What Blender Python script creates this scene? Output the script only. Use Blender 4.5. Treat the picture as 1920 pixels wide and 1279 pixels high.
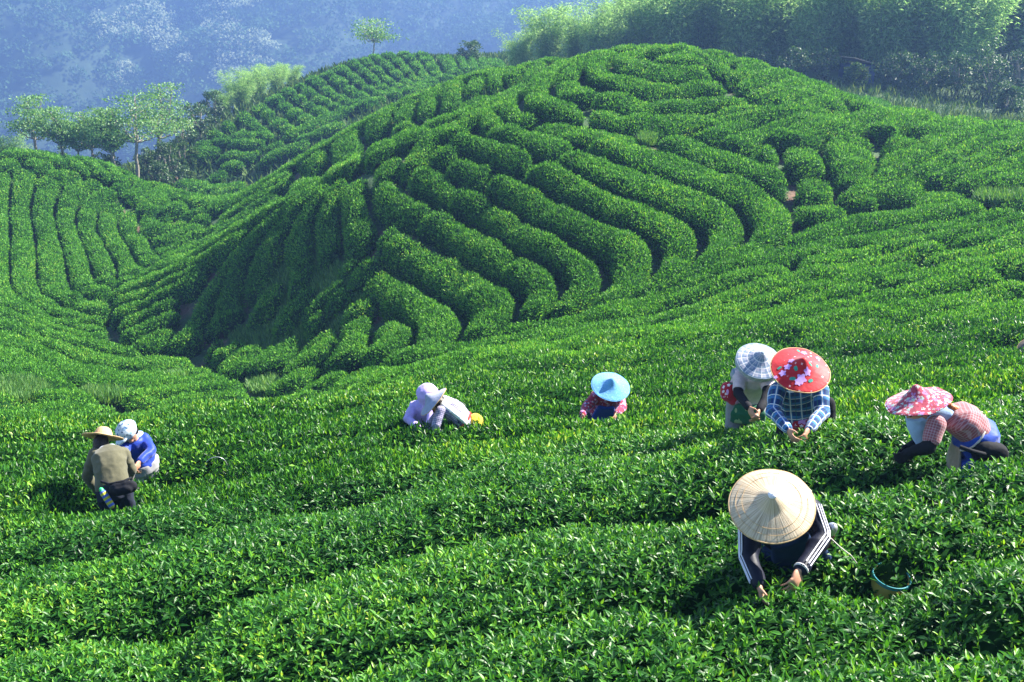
import bpy, bmesh, math, random
import numpy as np
from mathutils import Vector, Matrix
for _o in list(bpy.data.objects): bpy.data.objects.remove(_o, do_unlink=True)
SC = bpy.context.scene; COL = SC.collection
# ------------------------------------------------------------------ camera
cam = bpy.data.cameras.new('camera'); camo = bpy.data.objects.new('camera', cam); COL.objects.link(camo)
cam.sensor_width = 36; cam.lens = 2200.0/1920*36; cam.clip_start = .1; cam.clip_end = 3000
camo.location = (0, 0, 20); camo.rotation_euler = (math.radians(72), 0, 0)
SC.camera = camo
# ------------------------------------------------------------------ sky, sun, exposure
SUN_EL, SUN_AZ = math.radians(43), math.radians(66)     # azimuth clockwise from +Y (the way the camera looks)
w = bpy.data.worlds.new("World"); SC.world = w; w.use_nodes = True
wn = w.node_tree; bg = wn.nodes['Background']
sky = wn.nodes.new('ShaderNodeTexSky'); sky.sky_type = 'NISHITA'; sky.sun_disc = False
sky.sun_elevation = SUN_EL; sky.sun_rotation = SUN_AZ; sky.altitude = 1200; sky.air_density = 1.0; sky.dust_density = .6; sky.ozone_density = 2.0
wn.links.new(sky.outputs[0], bg.inputs[0]); bg.inputs[1].default_value = .08
sl = bpy.data.lights.new('sun', 'SUN'); sl.energy = 5.0; sl.angle = math.radians(.5); sl.color = (1, .94, .82)
so = bpy.data.objects.new('sun', sl); COL.objects.link(so)
SUND = Vector((math.sin(SUN_AZ)*math.cos(SUN_EL), math.cos(SUN_AZ)*math.cos(SUN_EL), math.sin(SUN_EL)))
so.rotation_euler = SUND.to_track_quat('Z', 'Y').to_euler(); so.location = (60, 40, 80)
SC.view_settings.view_transform = 'Standard'; SC.view_settings.look = 'None'
SC.view_settings.exposure = 2.0; SC.view_settings.gamma = 1
SC.render.engine = 'CYCLES'; SC.cycles.max_bounces = 6; SC.cycles.diffuse_bounces = 3; SC.cycles.transmission_bounces = 3
SC.cycles.glossy_bounces = 2; SC.cycles.volume_bounces = 0; SC.cycles.transparent_max_bounces = 6
SC.cycles.sample_clamp_indirect = 6; SC.cycles.caustics_reflective = False; SC.cycles.caustics_refractive = False
SC.cycles.use_adaptive_sampling = False; SC.cycles.use_denoising = True; SC.cycles.denoiser = 'OPENIMAGEDENOISE'; SC.cycles.denoising_input_passes = 'RGB_ALBEDO_NORMAL'; SC.cycles.denoising_prefilter = 'ACCURATE'
RNG = np.random.default_rng(11); random.seed(5)

# ------------------------------------------------------------------ camera model (photo pixels, 1920 wide)
F = 2200.0; PITCH = math.radians(18.0); CZ = 20.0
SP, CP = math.sin(PITCH), math.cos(PITCH)
def unproj(px, py, d):
    px = np.asarray(px, float); py = np.asarray(py, float)
    a = (px-960)/F; b = (py-639.5)/F
    return np.stack([a*d, d*(CP - b*SP), CZ - d*(SP + b*CP)], -1)
def proj(P):
    P = np.asarray(P, float); y = P[..., 1]; z = P[..., 2]-CZ
    d = y*CP - z*SP; u = y*SP + z*CP
    return 960 + F*P[..., 0]/d, 639.5 - F*u/d, d
# ------------------------------------------------------------------ the surveyed heights of the bush tops (pixel, pixel, metres away)
HT = """
0,1279,7.6 480,1279,6.8 960,1279,5.9 1450,1279,5.5 1920,1279,5.1 960,1700,4.4 1900,1700,3.9 0,1700,5.2 -500,1400,7.4 2400,1400,4.4
1450,1080,6.9 960,1080,7.7 480,1080,9.2 1900,1050,6.6 200,950,12.2 600,920,11.6 1000,920,9.9 1780,880,8.3 1490,810,9.4 1130,775,14 850,820,13.6 -100,950,12.4 1920,860,8.4
0,785,19 250,778,18.5 500,770,18 -250,785,19.5 700,738,18.5 800,740,18 900,700,22 1100,680,22 1300,680,21 1500,700,17 1700,700,19 1750,780,11.5 1900,740,12 1900,640,20 2100,740,11 2200,600,20
250,795,27 0,805,28 500,785,26 250,800,32 -250,810,30
900,660,28 1300,600,30 1500,600,26 1700,600,27 1100,605,34 1100,640,28 1500,500,33 1700,500,33 1900,500,30 1700,400,39 1900,350,40 1700,300,44 1700,222,50 1900,232,50 1500,400,39 1600,208,50 2150,230,48 2300,450,30
700,695,33 850,650,33 1270,530,36 1400,445,39 1500,380,41 1560,330,43
1100,450,38 1100,360,40 1100,300,42 1290,240,47 1400,215,49 1500,300,43.5 1300,350,41 1300,430,38.5 900,560,38 900,480,40 900,400,42.5 900,300,45.5 1000,500,37.5 1000,250,46 1200,330,41.5 1200,260,45
1250,82,56 1150,88,56 1350,92,56 1250,140,52 1250,200,48.5 1100,150,51 1050,115,54 1450,120,54.5 1550,160,53 1640,196,52 1450,170,50 1550,190,50.5
1000,150,53 930,182,52 850,215,50.5 780,245,50 700,300,49.5 600,340,50 500,400,51 400,457,53 300,500,55 215,525,57
700,430,44 640,500,45 560,520,47 500,600,46.5 600,600,43.5 420,560,50 400,640,47.5 700,600,39.5 780,500,42 780,400,44.5 780,600,37.5 480,480,50 600,640,41.5 520,680,40
210,560,57 205,600,53 250,645,49 330,668,47 420,695,42 500,740,38 600,710,36
940,190,58 870,222,58 780,265,57.5 700,300,58 600,350,59 480,420,60 400,462,61
1010,118,63 950,126,63 900,140,63 830,158,64 760,190,64 700,216,65 640,250,66 560,292,67 480,350,67 420,385,67 360,462,63 840,195,60.5 740,235,60.5 660,290,61 560,350,61.5
0,282,76 100,288,76 200,305,76 300,345,75 380,368,74.5 412,382,74 -200,290,76 100,380,71 200,400,70 0,380,70 300,400,70 340,420,68 100,450,65.5 200,470,63.5 0,470,62 100,520,60 0,540,56 250,500,61 285,480,63 330,455,65 100,570,56 0,600,48 100,640,48 200,640,49 -200,600,48 -200,480,60
0,680,39 200,700,42 100,730,37 400,720,39 300,735,38.5 0,765,33 200,768,35 400,768,36 -200,720,36
0,292,88 100,300,88 200,318,88 300,352,84 400,382,82 270,318,92 -200,300,90 320,330,92
720,97,122 640,108,118 850,100,125 940,110,125 600,125,116 500,165,111 400,220,105 330,290,100 290,340,97 600,200,100 500,250,96 700,180,103 800,150,108 420,300,94 350,340,93 760,182,92 640,242,88 560,286,87 480,340,85 430,352,88 880,140,104 990,112,95
1250,125,66 1250,160,78 1050,130,70 1550,185,62 1450,150,66 1700,238,60 1900,250,60 2200,250,58
1800,205,80 1920,210,74 1500,130,92 1700,150,88 1900,120,95 2100,150,92 1250,105,102 1050,118,108 1650,175,80
850,112,150 720,112,150 500,190,145 300,400,140 100,430,140 -200,430,140 1500,60,130 1900,60,130 1100,80,140 2200,80,120
"""
HTP = np.array([[float(v) for v in t.split(',')] for t in HT.split()])
TOPH = 0.78
_P = unproj(HTP[:, 0], HTP[:, 1], HTP[:, 2]); _P[:, 2] -= TOPH
# distance-scaled coordinates keep near and far detail in one smooth spline
def warp(x, y):
    r = np.maximum(y+14.0, 1.0); k = np.log(r/14.0)*30.0
    return x/(r)*32.0, k
_wx, _wy = warp(_P[:, 0], _P[:, 1])
def _phi(r): return r*r*np.log(r+1e-9)
_n = len(_P)
_D = np.hypot(_wx[:, None]-_wx[None], _wy[:, None]-_wy[None])
_A = np.zeros((_n+3, _n+3)); _A[:_n, :_n] = _phi(_D) + np.eye(_n)*2.0
_A[:_n, _n] = 1; _A[:_n, _n+1] = _wx; _A[:_n, _n+2] = _wy; _A[_n:, :_n] = _A[:_n, _n:].T
_W = np.linalg.solve(_A, np.concatenate([_P[:, 2], [0, 0, 0]]))
def ground_exact(x, y):
    x = np.asarray(x, float); y = np.asarray(y, float); sh = x.shape
    wx, wy = warp(x.ravel(), y.ravel()); out = np.empty(wx.size)
    for i in range(0, wx.size, 20000):
        s = slice(i, i+20000)
        r = np.hypot(wx[s, None]-_wx[None], wy[s, None]-_wy[None])
        out[s] = _phi(r)@_W[:_n] + _W[_n] + _W[_n+1]*wx[s] + _W[_n+2]*wy[s]
    return out.reshape(sh)

# ------------------------------------------------------------------ hedge centre lines, surveyed from the photograph: one line per hedge
HEDGES = {
'dome': """1195,85 1240,81 1290,82 1335,88
1228,98 1260,104 1290,106 1318,104
1185,90 1168,102 1180,114 1210,123 1240,129 1280,130 1310,129 1332,132
1140,92 1118,106 1112,120 1125,133 1150,143 1185,152 1225,160 1270,161 1320,158 1360,160
1090,112 1066,132 1062,150 1075,163 1095,168 1118,157
1115,178 1150,172 1185,182 1235,193 1285,193 1335,185 1385,182 1408,186
1066,100 1030,125 1008,152 1002,175 1014,192 1040,200 1070,205 1093,202
1105,210 1140,208 1185,219 1235,227 1285,223 1335,212 1385,203 1438,200
1012,120 985,140 962,162 948,185 955,205 985,214 1006,208
1005,225 1035,228 1072,236 1110,243 1160,249 1198,256
1375,100 1350,92
1345,102 1352,118 1380,130
1420,113 1395,124 1372,140
1470,112 1440,128 1410,145 1392,160
1510,124 1480,145 1440,166 1408,180
1555,135 1530,150 1495,170 1455,186
1575,150 1595,165 1622,185
1500,190 1545,180 1590,192""",
'band': """915,242 950,240 988,255 1025,272 1052,288
1048,293 1085,300 1120,315 1160,334 1210,352 1262,372 1300,387 1335,400 1360,414 1370,430 1360,450 1350,470 1330,495 1305,512 1285,525 1262,538
985,320 1020,316 1060,335 1110,362 1160,388 1210,403 1250,416 1275,434 1284,455 1277,482 1258,510 1222,535 1197,550
915,345 940,342 975,360 1015,385 1060,408 1110,435 1160,452 1190,475 1187,505 1178,535 1150,560 1120,580
1105,274 1140,272 1185,284 1235,301 1285,320 1335,338 1375,352 1415,364 1442,378 1455,400 1448,428 1425,455 1398,480 1365,500
1240,268 1275,268 1322,280 1372,298 1410,314 1440,327 1470,345
845,372 887,374 925,397 965,425 1010,452 1050,475 1085,495 1100,518 1093,542 1070,562 1040,584
785,415 825,408 862,430 912,460 962,492 1000,510 1024,535 1018,562 985,592
728,450 775,464 825,495 875,527 912,550 935,570 928,592 885,625
690,527 725,540 775,565 810,595 822,620 805,642
845,268 880,262 920,275 960,290 992,302
838,317 872,310 908,332
807,297 832,286 855,292
770,335 808,330 835,350 850,368
712,345 735,368 765,384 800,398
712,442 748,438""",
'saddle': """w1.9 1515,330 1524,350 1530,368
w1.9 1498,275 1505,293 1515,314
w1.9 1418,284 1458,288
1320,238 1360,228 1410,220 1465,211 1515,205
1300,252 1340,250 1375,237 1430,223 1490,213 1555,206
1362,272 1390,266 1415,254 1445,240 1480,231 1530,219 1590,210
1442,262 1480,246 1530,230 1590,219 1645,210
1475,264 1515,248 1555,234 1605,226 1660,216
w1.9 1578,245 1585,278 1603,312 1618,345
w1.9 1655,268 1690,272 1725,268
1635,238 1670,228 1715,218 1745,214
1712,243 1745,238 1785,230 1825,221
1590,374 1632,350 1668,322 1715,296 1765,269 1805,252 1855,236 1905,228
1650,364 1702,341 1752,315 1792,293 1840,268 1880,250 1935,238
1740,344 1790,325 1838,300 1880,278 1935,260
1790,350 1840,332 1880,312 1935,288
1855,357 1890,343 1945,322
1500,398 1545,392 1590,388""",
'ridge': """957,146 966,132 992,126
930,132 930,160
900,142 888,175
850,155 846,186 840,206
812,165 802,190 800,214
766,188 758,220 755,243
722,205 712,226 715,240
640,258 655,286 664,304
702,268 706,288
560,294 620,262 680,226 735,203
420,387 480,351 520,323 556,298
590,290 592,315
610,322 642,313
556,332 578,348
405,418 450,387 505,357 545,335
368,450 420,417 470,387 520,362
395,440 440,415 490,392 535,365
928,200 870,228 830,246 800,268 780,295 760,322
862,222 900,208 925,218 930,232
826,252 850,241 872,247
740,290 724,318 714,338""",
'shade': """640,335 622,365 612,400 614,440 618,480
678,330 664,355 661,385 668,420 682,455
620,350 590,372 570,410 563,445 567,490 568,530
620,338 560,382 520,420 498,460 490,492 496,522
520,522 510,548 502,582
600,345 540,382 488,425 452,475 434,515 424,560 412,605
560,372 500,420 450,468 412,520 385,568 358,605 338,645
640,492 668,488
660,548 615,565
700,568 645,585
560,555 548,600
600,585 585,618
650,520 600,560 575,600
608,618 600,645 582,672
545,632 522,660 490,684
485,640 455,660 428,680
460,632 425,650 398,668
418,640 385,652
667,600 668,632 660,656 635,676
715,600 745,622 735,645 700,668
780,650 830,645""",
'nose': """215,528 260,510 310,496 360,474 420,440 480,406 540,372 600,341
210,545 260,531 320,508 370,486 420,458 470,428
210,565 260,550 310,530 350,510 392,486
212,584 250,574 300,552 340,530 385,504
222,605 260,590 300,574 335,555
228,628 265,612 300,597 335,578
250,645 290,627 325,606
285,455 310,440 345,421 378,404
282,472 320,460 355,444 385,425
300,490 340,470 375,448""",
'column': """6,322 0,350 -2,400 -4,470 0,535 28,566 80,592 140,608 192,620
40,318 38,350 32,385 38,420 40,470 38,522 52,552 88,573 135,588 190,600
150,330 118,322 92,335 83,362 78,392 88,425 95,470 98,520 112,549 150,565 198,583
188,336 150,346 130,364 120,395 128,430 143,470 152,510 168,540 187,552
215,350 198,354 176,368 162,395 160,420 175,452 190,485 198,508
210,376 203,400 200,425 218,454 238,485 246,508
240,392 240,425 252,448 268,472 282,490
275,408 276,438
0,300 30,312
52,296 78,308 98,314
80,290 108,300 128,307
122,292 145,308 165,320
160,300 182,315 203,330
202,308 220,326 233,345
226,309 243,321 256,332
210,342 235,352
178,520 212,522""",
'block': """277,340 240,368
311,346 274,394
326,357 348,368
338,376 318,394
358,364 382,380
378,388 350,402
297,408 316,412
396,370 415,381
0,284 60,287 118,292
130,294 200,306 255,325
262,330 320,343 380,362""",
'valley': """0,558 40,580 90,605 140,621 190,634
0,575 50,600 100,625 150,641 200,650 262,656
0,592 50,620 100,646 170,665 240,673 300,679 358,672
0,612 40,636 90,665 150,686 220,698 300,698 395,690
105,698 160,706 220,718 300,714 425,701
0,648 40,668 70,694 92,722
0,678 35,700 55,722
230,741 300,731 380,722 455,715
240,757 320,749 400,740 470,732
0,777 80,767 150,766 220,762
232,771 330,766 430,758 495,750""",
'farfoot': """840,106 856,138
862,107 876,134
882,108 892,131
902,110 909,129
919,112 924,126
443,253 508,250
395,262 440,264 495,270
372,276 412,281
425,288 475,293
428,303 455,309
405,325 422,326
340,342 388,349
398,360 418,345
432,348 424,362
530,256 575,236 625,213 680,196
548,269 600,247 645,227
498,283 530,263
490,300 540,282 580,262""",
}
FAR_A = [(322,305),(360,272),(400,243),(480,196),(560,154),(640,122),(720,101),(800,99)]
FAR_B = [(430,250),(500,262),(545,246),(590,226),(650,206),(700,194),(760,176),(840,146)]
GUIDES = {   # gaps between the long rows of the right slope and of the near field
'U0': [(1235,566),(1340,520),(1450,470),(1560,420),(1660,388),(1760,372),(1860,364),(1990,350)],
'U1': [(640,700),(780,672),(880,645),(1000,618),(1120,600),(1240,575),(1400,535),(1560,495),(1700,462),(1820,435),(1990,400)],
'U2': [(545,765),(700,738),(850,705),(1000,672),(1200,640),(1440,600),(1650,565),(1800,535),(1990,498)],
'U3': [(-60,795),(250,785),(520,778),(800,755),(1050,715),(1300,690),(1550,665),(1750,640),(1990,600)],
'L0': [(-60,905),(100,895),(260,880),(520,835),(780,800),(960,785),(1130,772),(1400,762),(1700,715),(1990,675)],
'L1': [(-60,975),(0,968),(175,962),(280,945),(500,885),(820,832),(1100,805),(1480,812),(1700,775),(1990,730)],
'L2': [(-60,1228),(0,1210),(120,1178),(400,1132),(640,1078),(900,1012),(1150,955),(1450,930),(1780,885),(1990,850)],
'L1b':[(-60,1090),(0,1078),(250,1045),(520,985),(800,920),(1100,880),(1450,868),(1750,830),(1990,790)],
'L4': [(-60,1425),(300,1350),(600,1282),(750,1240),(1000,1178),(1250,1125),(1400,1090),(1700,1048),(1990,1015)],
'L2b':[(-60,1330),(200,1270),(500,1190),(800,1130),(1050,1075),(1250,1030),(1500,1000),(1750,965),(1990,930)],
'L5': [(-60,1640),(300,1560),(600,1480),(1000,1350),(1250,1295),(1450,1265),(1700,1215),(1990,1170)],
'L6': [(-60,1980),(600,1780),(1000,1620),(1450,1500),(1700,1420),(1990,1370)],
}

# ------------------------------------------------------------------ helpers
def nrm(v): return v/np.maximum(np.linalg.norm(v, axis=-1, keepdims=True), 1e-9)
def _hash(i, j, k):
    n = (i*374761393 + j*668265263 + k*2147483647 + 1013904223) & 0xffffffff
    n = ((n ^ (n >> 13))*1274126177) & 0xffffffff
    return ((n ^ (n >> 16)) & 0xffff)/32767.5 - 1
def noise3(P, s):
    Q = np.asarray(P, float)/s; I = np.floor(Q).astype(np.int64); f = Q-I; f = f*f*(3-2*f); r = 0
    for a in (0, 1):
        for b in (0, 1):
            for c in (0, 1):
                wgt = (f[..., 0] if a else 1-f[..., 0])*(f[..., 1] if b else 1-f[..., 1])*(f[..., 2] if c else 1-f[..., 2])
                r = r + wgt*_hash(I[..., 0]+a, I[..., 1]+b, I[..., 2]+c)
    return r
def setp(o, label=None, cat=None, group=None, kind=None):
    if label: o['label'] = label
    if cat: o['category'] = cat
    if group: o['group'] = group
    if kind: o['kind'] = kind
    return o
def link(name, me, mats, parent=None):
    for m in mats: me.materials.append(m)
    o = bpy.data.objects.new(name, me); COL.objects.link(o)
    if parent is not None: o.parent = parent
    return o
def npmesh(name, V, faces, mi=None, smooth=None, attrs=None):
    """V (n,3); faces: list of int arrays (m,k); mi / smooth per group"""
    me = bpy.data.meshes.new(name); V = np.ascontiguousarray(V, dtype=np.float32)
    me.vertices.add(len(V)); me.vertices.foreach_set('co', V.ravel())
    faces = [np.asarray(f, dtype=np.int32) for f in faces if len(f)]
    nl = sum(f.size for f in faces); nf = sum(len(f) for f in faces)
    me.loops.add(nl); me.loops.foreach_set('vertex_index', np.concatenate([f.ravel() for f in faces]))
    me.polygons.add(nf)
    tot = np.concatenate([np.full(len(f), f.shape[1], np.int32) for f in faces])
    st = np.concatenate([[0], np.cumsum(tot)[:-1]]).astype(np.int32)
    me.polygons.foreach_set('loop_start', st)
    try: me.polygons.foreach_set('loop_total', tot)
    except Exception: pass
    if mi is not None: me.polygons.foreach_set('material_index', np.concatenate([np.full(len(f), m, np.int32) for f, m in zip(faces, mi)]))
    if smooth is not None: me.polygons.foreach_set('use_smooth', np.concatenate([np.full(len(f), s, bool) for f, s in zip(faces, smooth)]))
    me.update(calc_edges=True); me.validate()
    for an, (dom, typ, arr) in (attrs or {}).items():
        a = me.attributes.new(an, typ, dom)
        a.data.foreach_set({'FLOAT': 'value', 'FLOAT_COLOR': 'color', 'FLOAT2': 'vector', 'FLOAT_VECTOR': 'vector'}[typ], np.ascontiguousarray(arr, dtype=np.float32).ravel())
    return me
# ------------------------------------------------------------------ materials
def mat(name):
    m = bpy.data.materials.new(name); m.use_nodes = True; nt = m.node_tree
    return m, nt, nt.nodes['Principled BSDF']
def nd(nt, t, **k):
    n = nt.nodes.new(t)
    for a, b in k.items(): setattr(n, a, b)
    return n
def ramp(nt, stops, src=None, interp='LINEAR'):
    r = nd(nt, 'ShaderNodeValToRGB'); r.color_ramp.interpolation = interp; e = r.color_ramp.elements
    while len(e) < len(stops): e.new(.5)
    for x, (p, c) in zip(e, stops): x.position = p; x.color = (*c, 1) if len(c) == 3 else c
    if src is not None: nt.links.new(src, r.inputs[0])
    return r.outputs[0]
def leafmat(name, stops, rough=.38, trans=.3, tcol=None, spec=.5):
    m, nt, p = mat(name); L = nt.links
    a = nd(nt, 'ShaderNodeAttribute', attribute_name='tint'); c = ramp(nt, stops, a.outputs['Fac'])
    L.new(c, p.inputs['Base Color']); p.inputs['Roughness'].default_value = rough; p.inputs['Specular IOR Level'].default_value = spec
    t = nd(nt, 'ShaderNodeBsdfTranslucent'); mx = nd(nt, 'ShaderNodeMixShader'); mul = nd(nt, 'ShaderNodeMix', data_type='RGBA', blend_type='MULTIPLY')
    mul.inputs[0].default_value = 1; L.new(c, mul.inputs[6]); mul.inputs[7].default_value = (*(tcol or (1.6, 1.5, .6)), 1)
    L.new(mul.outputs[2], t.inputs[0]); mx.inputs[0].default_value = trans
    L.new(p.outputs[0], mx.inputs[1]); L.new(t.outputs[0], mx.inputs[2]); L.new(mx.outputs[0], nt.nodes['Material Output'].inputs[0])
    return m
M_TEA = leafmat('tea_leaf', [(0, (.010, .060, .010)), (.45, (.038, .16, .016)), (.8, (.12, .32, .026)), (.97, (.25, .46, .045)), (1, (.32, .44, .06))], rough=.4, spec=.24)
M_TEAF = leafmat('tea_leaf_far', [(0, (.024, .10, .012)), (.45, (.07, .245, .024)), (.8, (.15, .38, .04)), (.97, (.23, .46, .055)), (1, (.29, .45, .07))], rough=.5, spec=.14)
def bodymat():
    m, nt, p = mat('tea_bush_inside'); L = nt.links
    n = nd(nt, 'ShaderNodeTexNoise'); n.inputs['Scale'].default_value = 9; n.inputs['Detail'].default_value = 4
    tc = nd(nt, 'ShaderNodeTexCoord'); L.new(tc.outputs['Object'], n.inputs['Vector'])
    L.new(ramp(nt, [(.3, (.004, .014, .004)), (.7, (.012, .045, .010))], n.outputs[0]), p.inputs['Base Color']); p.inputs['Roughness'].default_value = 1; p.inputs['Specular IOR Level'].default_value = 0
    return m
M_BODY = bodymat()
def soilmat():
    m, nt, p = mat('soil_and_weeds'); L = nt.links
    tc = nd(nt, 'ShaderNodeTexCoord')
    n = nd(nt, 'ShaderNodeTexNoise'); n.inputs['Scale'].default_value = .55; n.inputs['Detail'].default_value = 8; n.inputs['Roughness'].default_value = .65
    n2 = nd(nt, 'ShaderNodeTexNoise'); n2.inputs['Scale'].default_value = 7; n2.inputs['Detail'].default_value = 6
    L.new(tc.outputs['Object'], n.inputs['Vector']); L.new(tc.outputs['Object'], n2.inputs['Vector'])
    soil = ramp(nt, [(.3, (.04, .022, .014)), (.7, (.16, .09, .055))], n2.outputs[0])
    grass = ramp(nt, [(.3, (.012, .04, .010)), (.7, (.04, .095, .022))], n2.outputs[0])
    at = nd(nt, 'ShaderNodeAttribute', attribute_name='weeds')
    ad = nd(nt, 'ShaderNodeMath', operation='ADD'); L.new(n.outputs[0], ad.inputs[0]); L.new(at.outputs['Fac'], ad.inputs[1])
    f = ramp(nt, [(.5, (0, 0, 0)), (.6, (1, 1, 1))], ad.outputs[0])
    mx = nd(nt, 'ShaderNodeMix', data_type='RGBA'); L.new(f, mx.inputs[0]); L.new(soil, mx.inputs[6]); L.new(grass, mx.inputs[7])
    L.new(mx.outputs[2], p.inputs['Base Color']); p.inputs['Roughness'].default_value = .9
    b = nd(nt, 'ShaderNodeBump'); b.inputs['Strength'].default_value = .6; b.inputs['Distance'].default_value = .08; L.new(n2.outputs[0], b.inputs['Height']); L.new(b.outputs[0], p.inputs['Normal'])
    return m
M_SOIL = soilmat()
# ------------------------------------------------------------------ finding the place a pixel shows on the tea surface
def cast(px, py, top=TOPH, dmin=3.0, dmax=160.0):
    px = np.atleast_1d(np.asarray(px, float)); py = np.atleast_1d(np.asarray(py, float))
    ds = np.geomspace(dmin, dmax, 260 if dmax/dmin > 3 else 90)
    P = unproj(px[:, None], py[:, None], ds[None])
    g = ground_exact(P[..., 0], P[..., 1]) + top
    c = P[..., 2]-g
    hit = c < 0; k = np.where(hit.any(1), hit.argmax(1), c.argmin(1))
    d = ds[k].copy(); ok = hit.any(1) & (k > 0)
    lo = np.where(ok, ds[np.maximum(k-1, 0)], d); hi = d.copy()
    for _ in range(12):
        mid = (lo+hi)/2; Q = unproj(px, py, mid); below = Q[:, 2] < ground_exact(Q[:, 0], Q[:, 1])+top
        hi = np.where(below, mid, hi); lo = np.where(below, lo, mid)
    Q = unproj(px, py, np.where(ok, hi, d))
    return Q
def resample(P, step):
    P = np.asarray(P, float); seg = np.linalg.norm(np.diff(P, axis=0), axis=1); s = np.concatenate([[0], np.cumsum(seg)])
    n = max(3, int(round(s[-1]/step))+1); t = np.linspace(0, s[-1], n)
    Q = np.stack([np.interp(t, s, P[:, i]) for i in range(P.shape[1])], 1)
    k = max(1, int(.6/step))
    for _ in range(k):
        Q[1:-1] = .25*Q[:-2]+.5*Q[1:-1]+.25*Q[2:]
    return Q
# ------------------------------------------------------------------ gather every hedge line in metres
LINES = []      # dict(region, xy, step)
RANGE = {'dome': (44, 62), 'band': (34, 50), 'saddle': (36, 60), 'ridge': (44, 75), 'shade': (34, 62), 'nose': (40, 66), 'column': (42, 84), 'block': (60, 84), 'valley': (28, 60), 'farfoot': (62, 135)}
def addline(region, pts, dmin, dmax, **k):
    pts = np.array(pts, float); Q = cast(pts[:, 0], pts[:, 1], dmin=dmin, dmax=dmax)[:, :2]
    keep = [0]
    for i in range(1, len(Q)):
        if np.linalg.norm(Q[i]-Q[keep[-1]]) > .15: keep.append(i)
    Q = Q[keep]
    if len(Q) < 2: return
    D = np.linalg.norm(Q, axis=1).min(); step = .16 if D < 13 else .22 if D < 30 else .3 if D < 60 else .4
    R = resample(Q, step)
    if len(R) >= 3: LINES.append(dict(region=region, xy=R, step=step, px=pts.mean(0), **k))
for reg, txt in HEDGES.items():
    for ln in txt.strip().split('\n'):
        tk = ln.split(); ex = {}
        if tk[0][0] == 'w': ex['wmax'] = float(tk.pop(0)[1:])
        pts = [tuple(float(v) for v in t.split(',')) for t in tk]
        addline(reg, pts, *RANGE[reg], **ex)
def guide(pts, n, dmin, dmax):
    pts = np.array(pts, float)      # the rows run on beyond the frame
    e = pts[-1]+(pts[-1]-pts[-2])/(pts[-1, 0]-pts[-2, 0])*330; pts = np.vstack([pts, e])
    if pts[0, 0] < 0: pts = np.vstack([pts[0]+(pts[0]-pts[1])/(pts[1, 0]-pts[0, 0])*260, pts])
    xs = np.linspace(pts[0, 0], pts[-1, 0], n)
    return cast(xs, np.interp(xs, pts[:, 0], pts[:, 1]), dmin=dmin, dmax=dmax)[:, :2]
GR = {'U0': (30, 44), 'U1': (24, 42), 'U2': (17, 33), 'U3': (13, 21), 'L0': (9, 17), 'L1': (8, 15), 'L2': (6, 12), 'L4': (5, 9), 'L5': (4, 8), 'L6': (3, 7)}
def at_x(G, X):           # guide as y(x), in metres
    o = np.argsort(G[:, 0]); return np.interp(X, G[o, 0], G[o, 1])
def family(region, ga, gb, rows, xlim=None, cut=(9, 15), ends=None):
    A = guide(GUIDES[ga], 50, *GR[ga]); B = guide(GUIDES[gb], 50, *GR[gb])
    for j in range(rows if isinstance(rows, int) else len(rows)):
        f = (j+.5)/rows if isinstance(rows, int) else rows[j](A[:, :1]); C = A*(1-f)+B*f
        if ends: xlim = ends[j]
        if xlim: C = C[(C[:, 0] > xlim[0]) & (C[:, 0] < xlim[1])]
        if len(C) < 3: continue
        D = np.linalg.norm(C, axis=1).min(); step = .16 if D < 13 else .22 if D < 30 else .3
        R = resample(C, step); L = len(R)*step; s = 0
        first = random.uniform(*cut)*random.uniform(.4, 1)
        while s < L-1.5:
            e = min(L, s+first); first = random.uniform(*cut)
            if L-e < 3: e = L
            q = R[int(s/step):int(e/step)]
            if len(q) >= 5:
                u, v, _ = proj(np.array([[*q[len(q)//2], float(ground_exact(*q[len(q)//2]))+TOPH]]))
                LINES.append(dict(region=region, xy=q, step=step, px=np.array([u[0], v[0]])))
            s = e+.12
family('near', 'L6', 'L5', 1, cut=(30, 40)); family('near', 'L5', 'L4', 1, cut=(30, 40)); family('near', 'L4', 'L2', 1, cut=(30, 40))
family('near', 'L2', 'L1', [lambda x: .46-.21*np.clip(-(x-2.6)/6, 0, 1), lambda x: .98-.23*np.clip(-(x-2.6)/6, 0, 1)], cut=(30, 40), ends=[(-20, 20), (-20, 2.2)])
family('near', 'L1', 'L0', 1, cut=(30, 40)); family('middle', 'L0', 'U3', 4, cut=(14, 22))
family('slope', 'U3', 'U2', 4, cut=(10, 18)); family('slope', 'U2', 'U1', 4, cut=(8, 16)); family('slope', 'U1', 'U0', 3, cut=(7, 14))
# cushion rows of the far hill
_a = cast(*np.array(FAR_A).T, dmin=85, dmax=135)[:, :2]; _b = cast(*np.array(FAR_B).T, dmin=78, dmax=125)[:, :2]
_a = resample(_a, .5); _b = resample(_b, .5)
_ia = np.linspace(0, len(_a)-1, 200).astype(int); _ib = np.linspace(0, len(_b)-1, 200).astype(int); _a = _a[_ia]; _b = _b[_ib]
for j in range(18):
    t = (j+.5)/18; i = int(t*199); p, q = _a[i], _b[i]; L = np.linalg.norm(q-p); s = .4
    while s < L-1.2:
        l = random.uniform(1.8, 3.6); e = min(s+l, L)
        if e-s > 1.2:
            k = np.linspace(s/L, e/L, 7)[:, None]; c = p*(1-k)+q*k
            LINES.append(dict(region='cushion', xy=resample(c, .4), step=.4, px=None, row=j))
        s = e+.85
print('hedge lines', len(LINES), {r: sum(l['region'] == r for l in LINES) for r in {l['region'] for l in LINES}})
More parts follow.
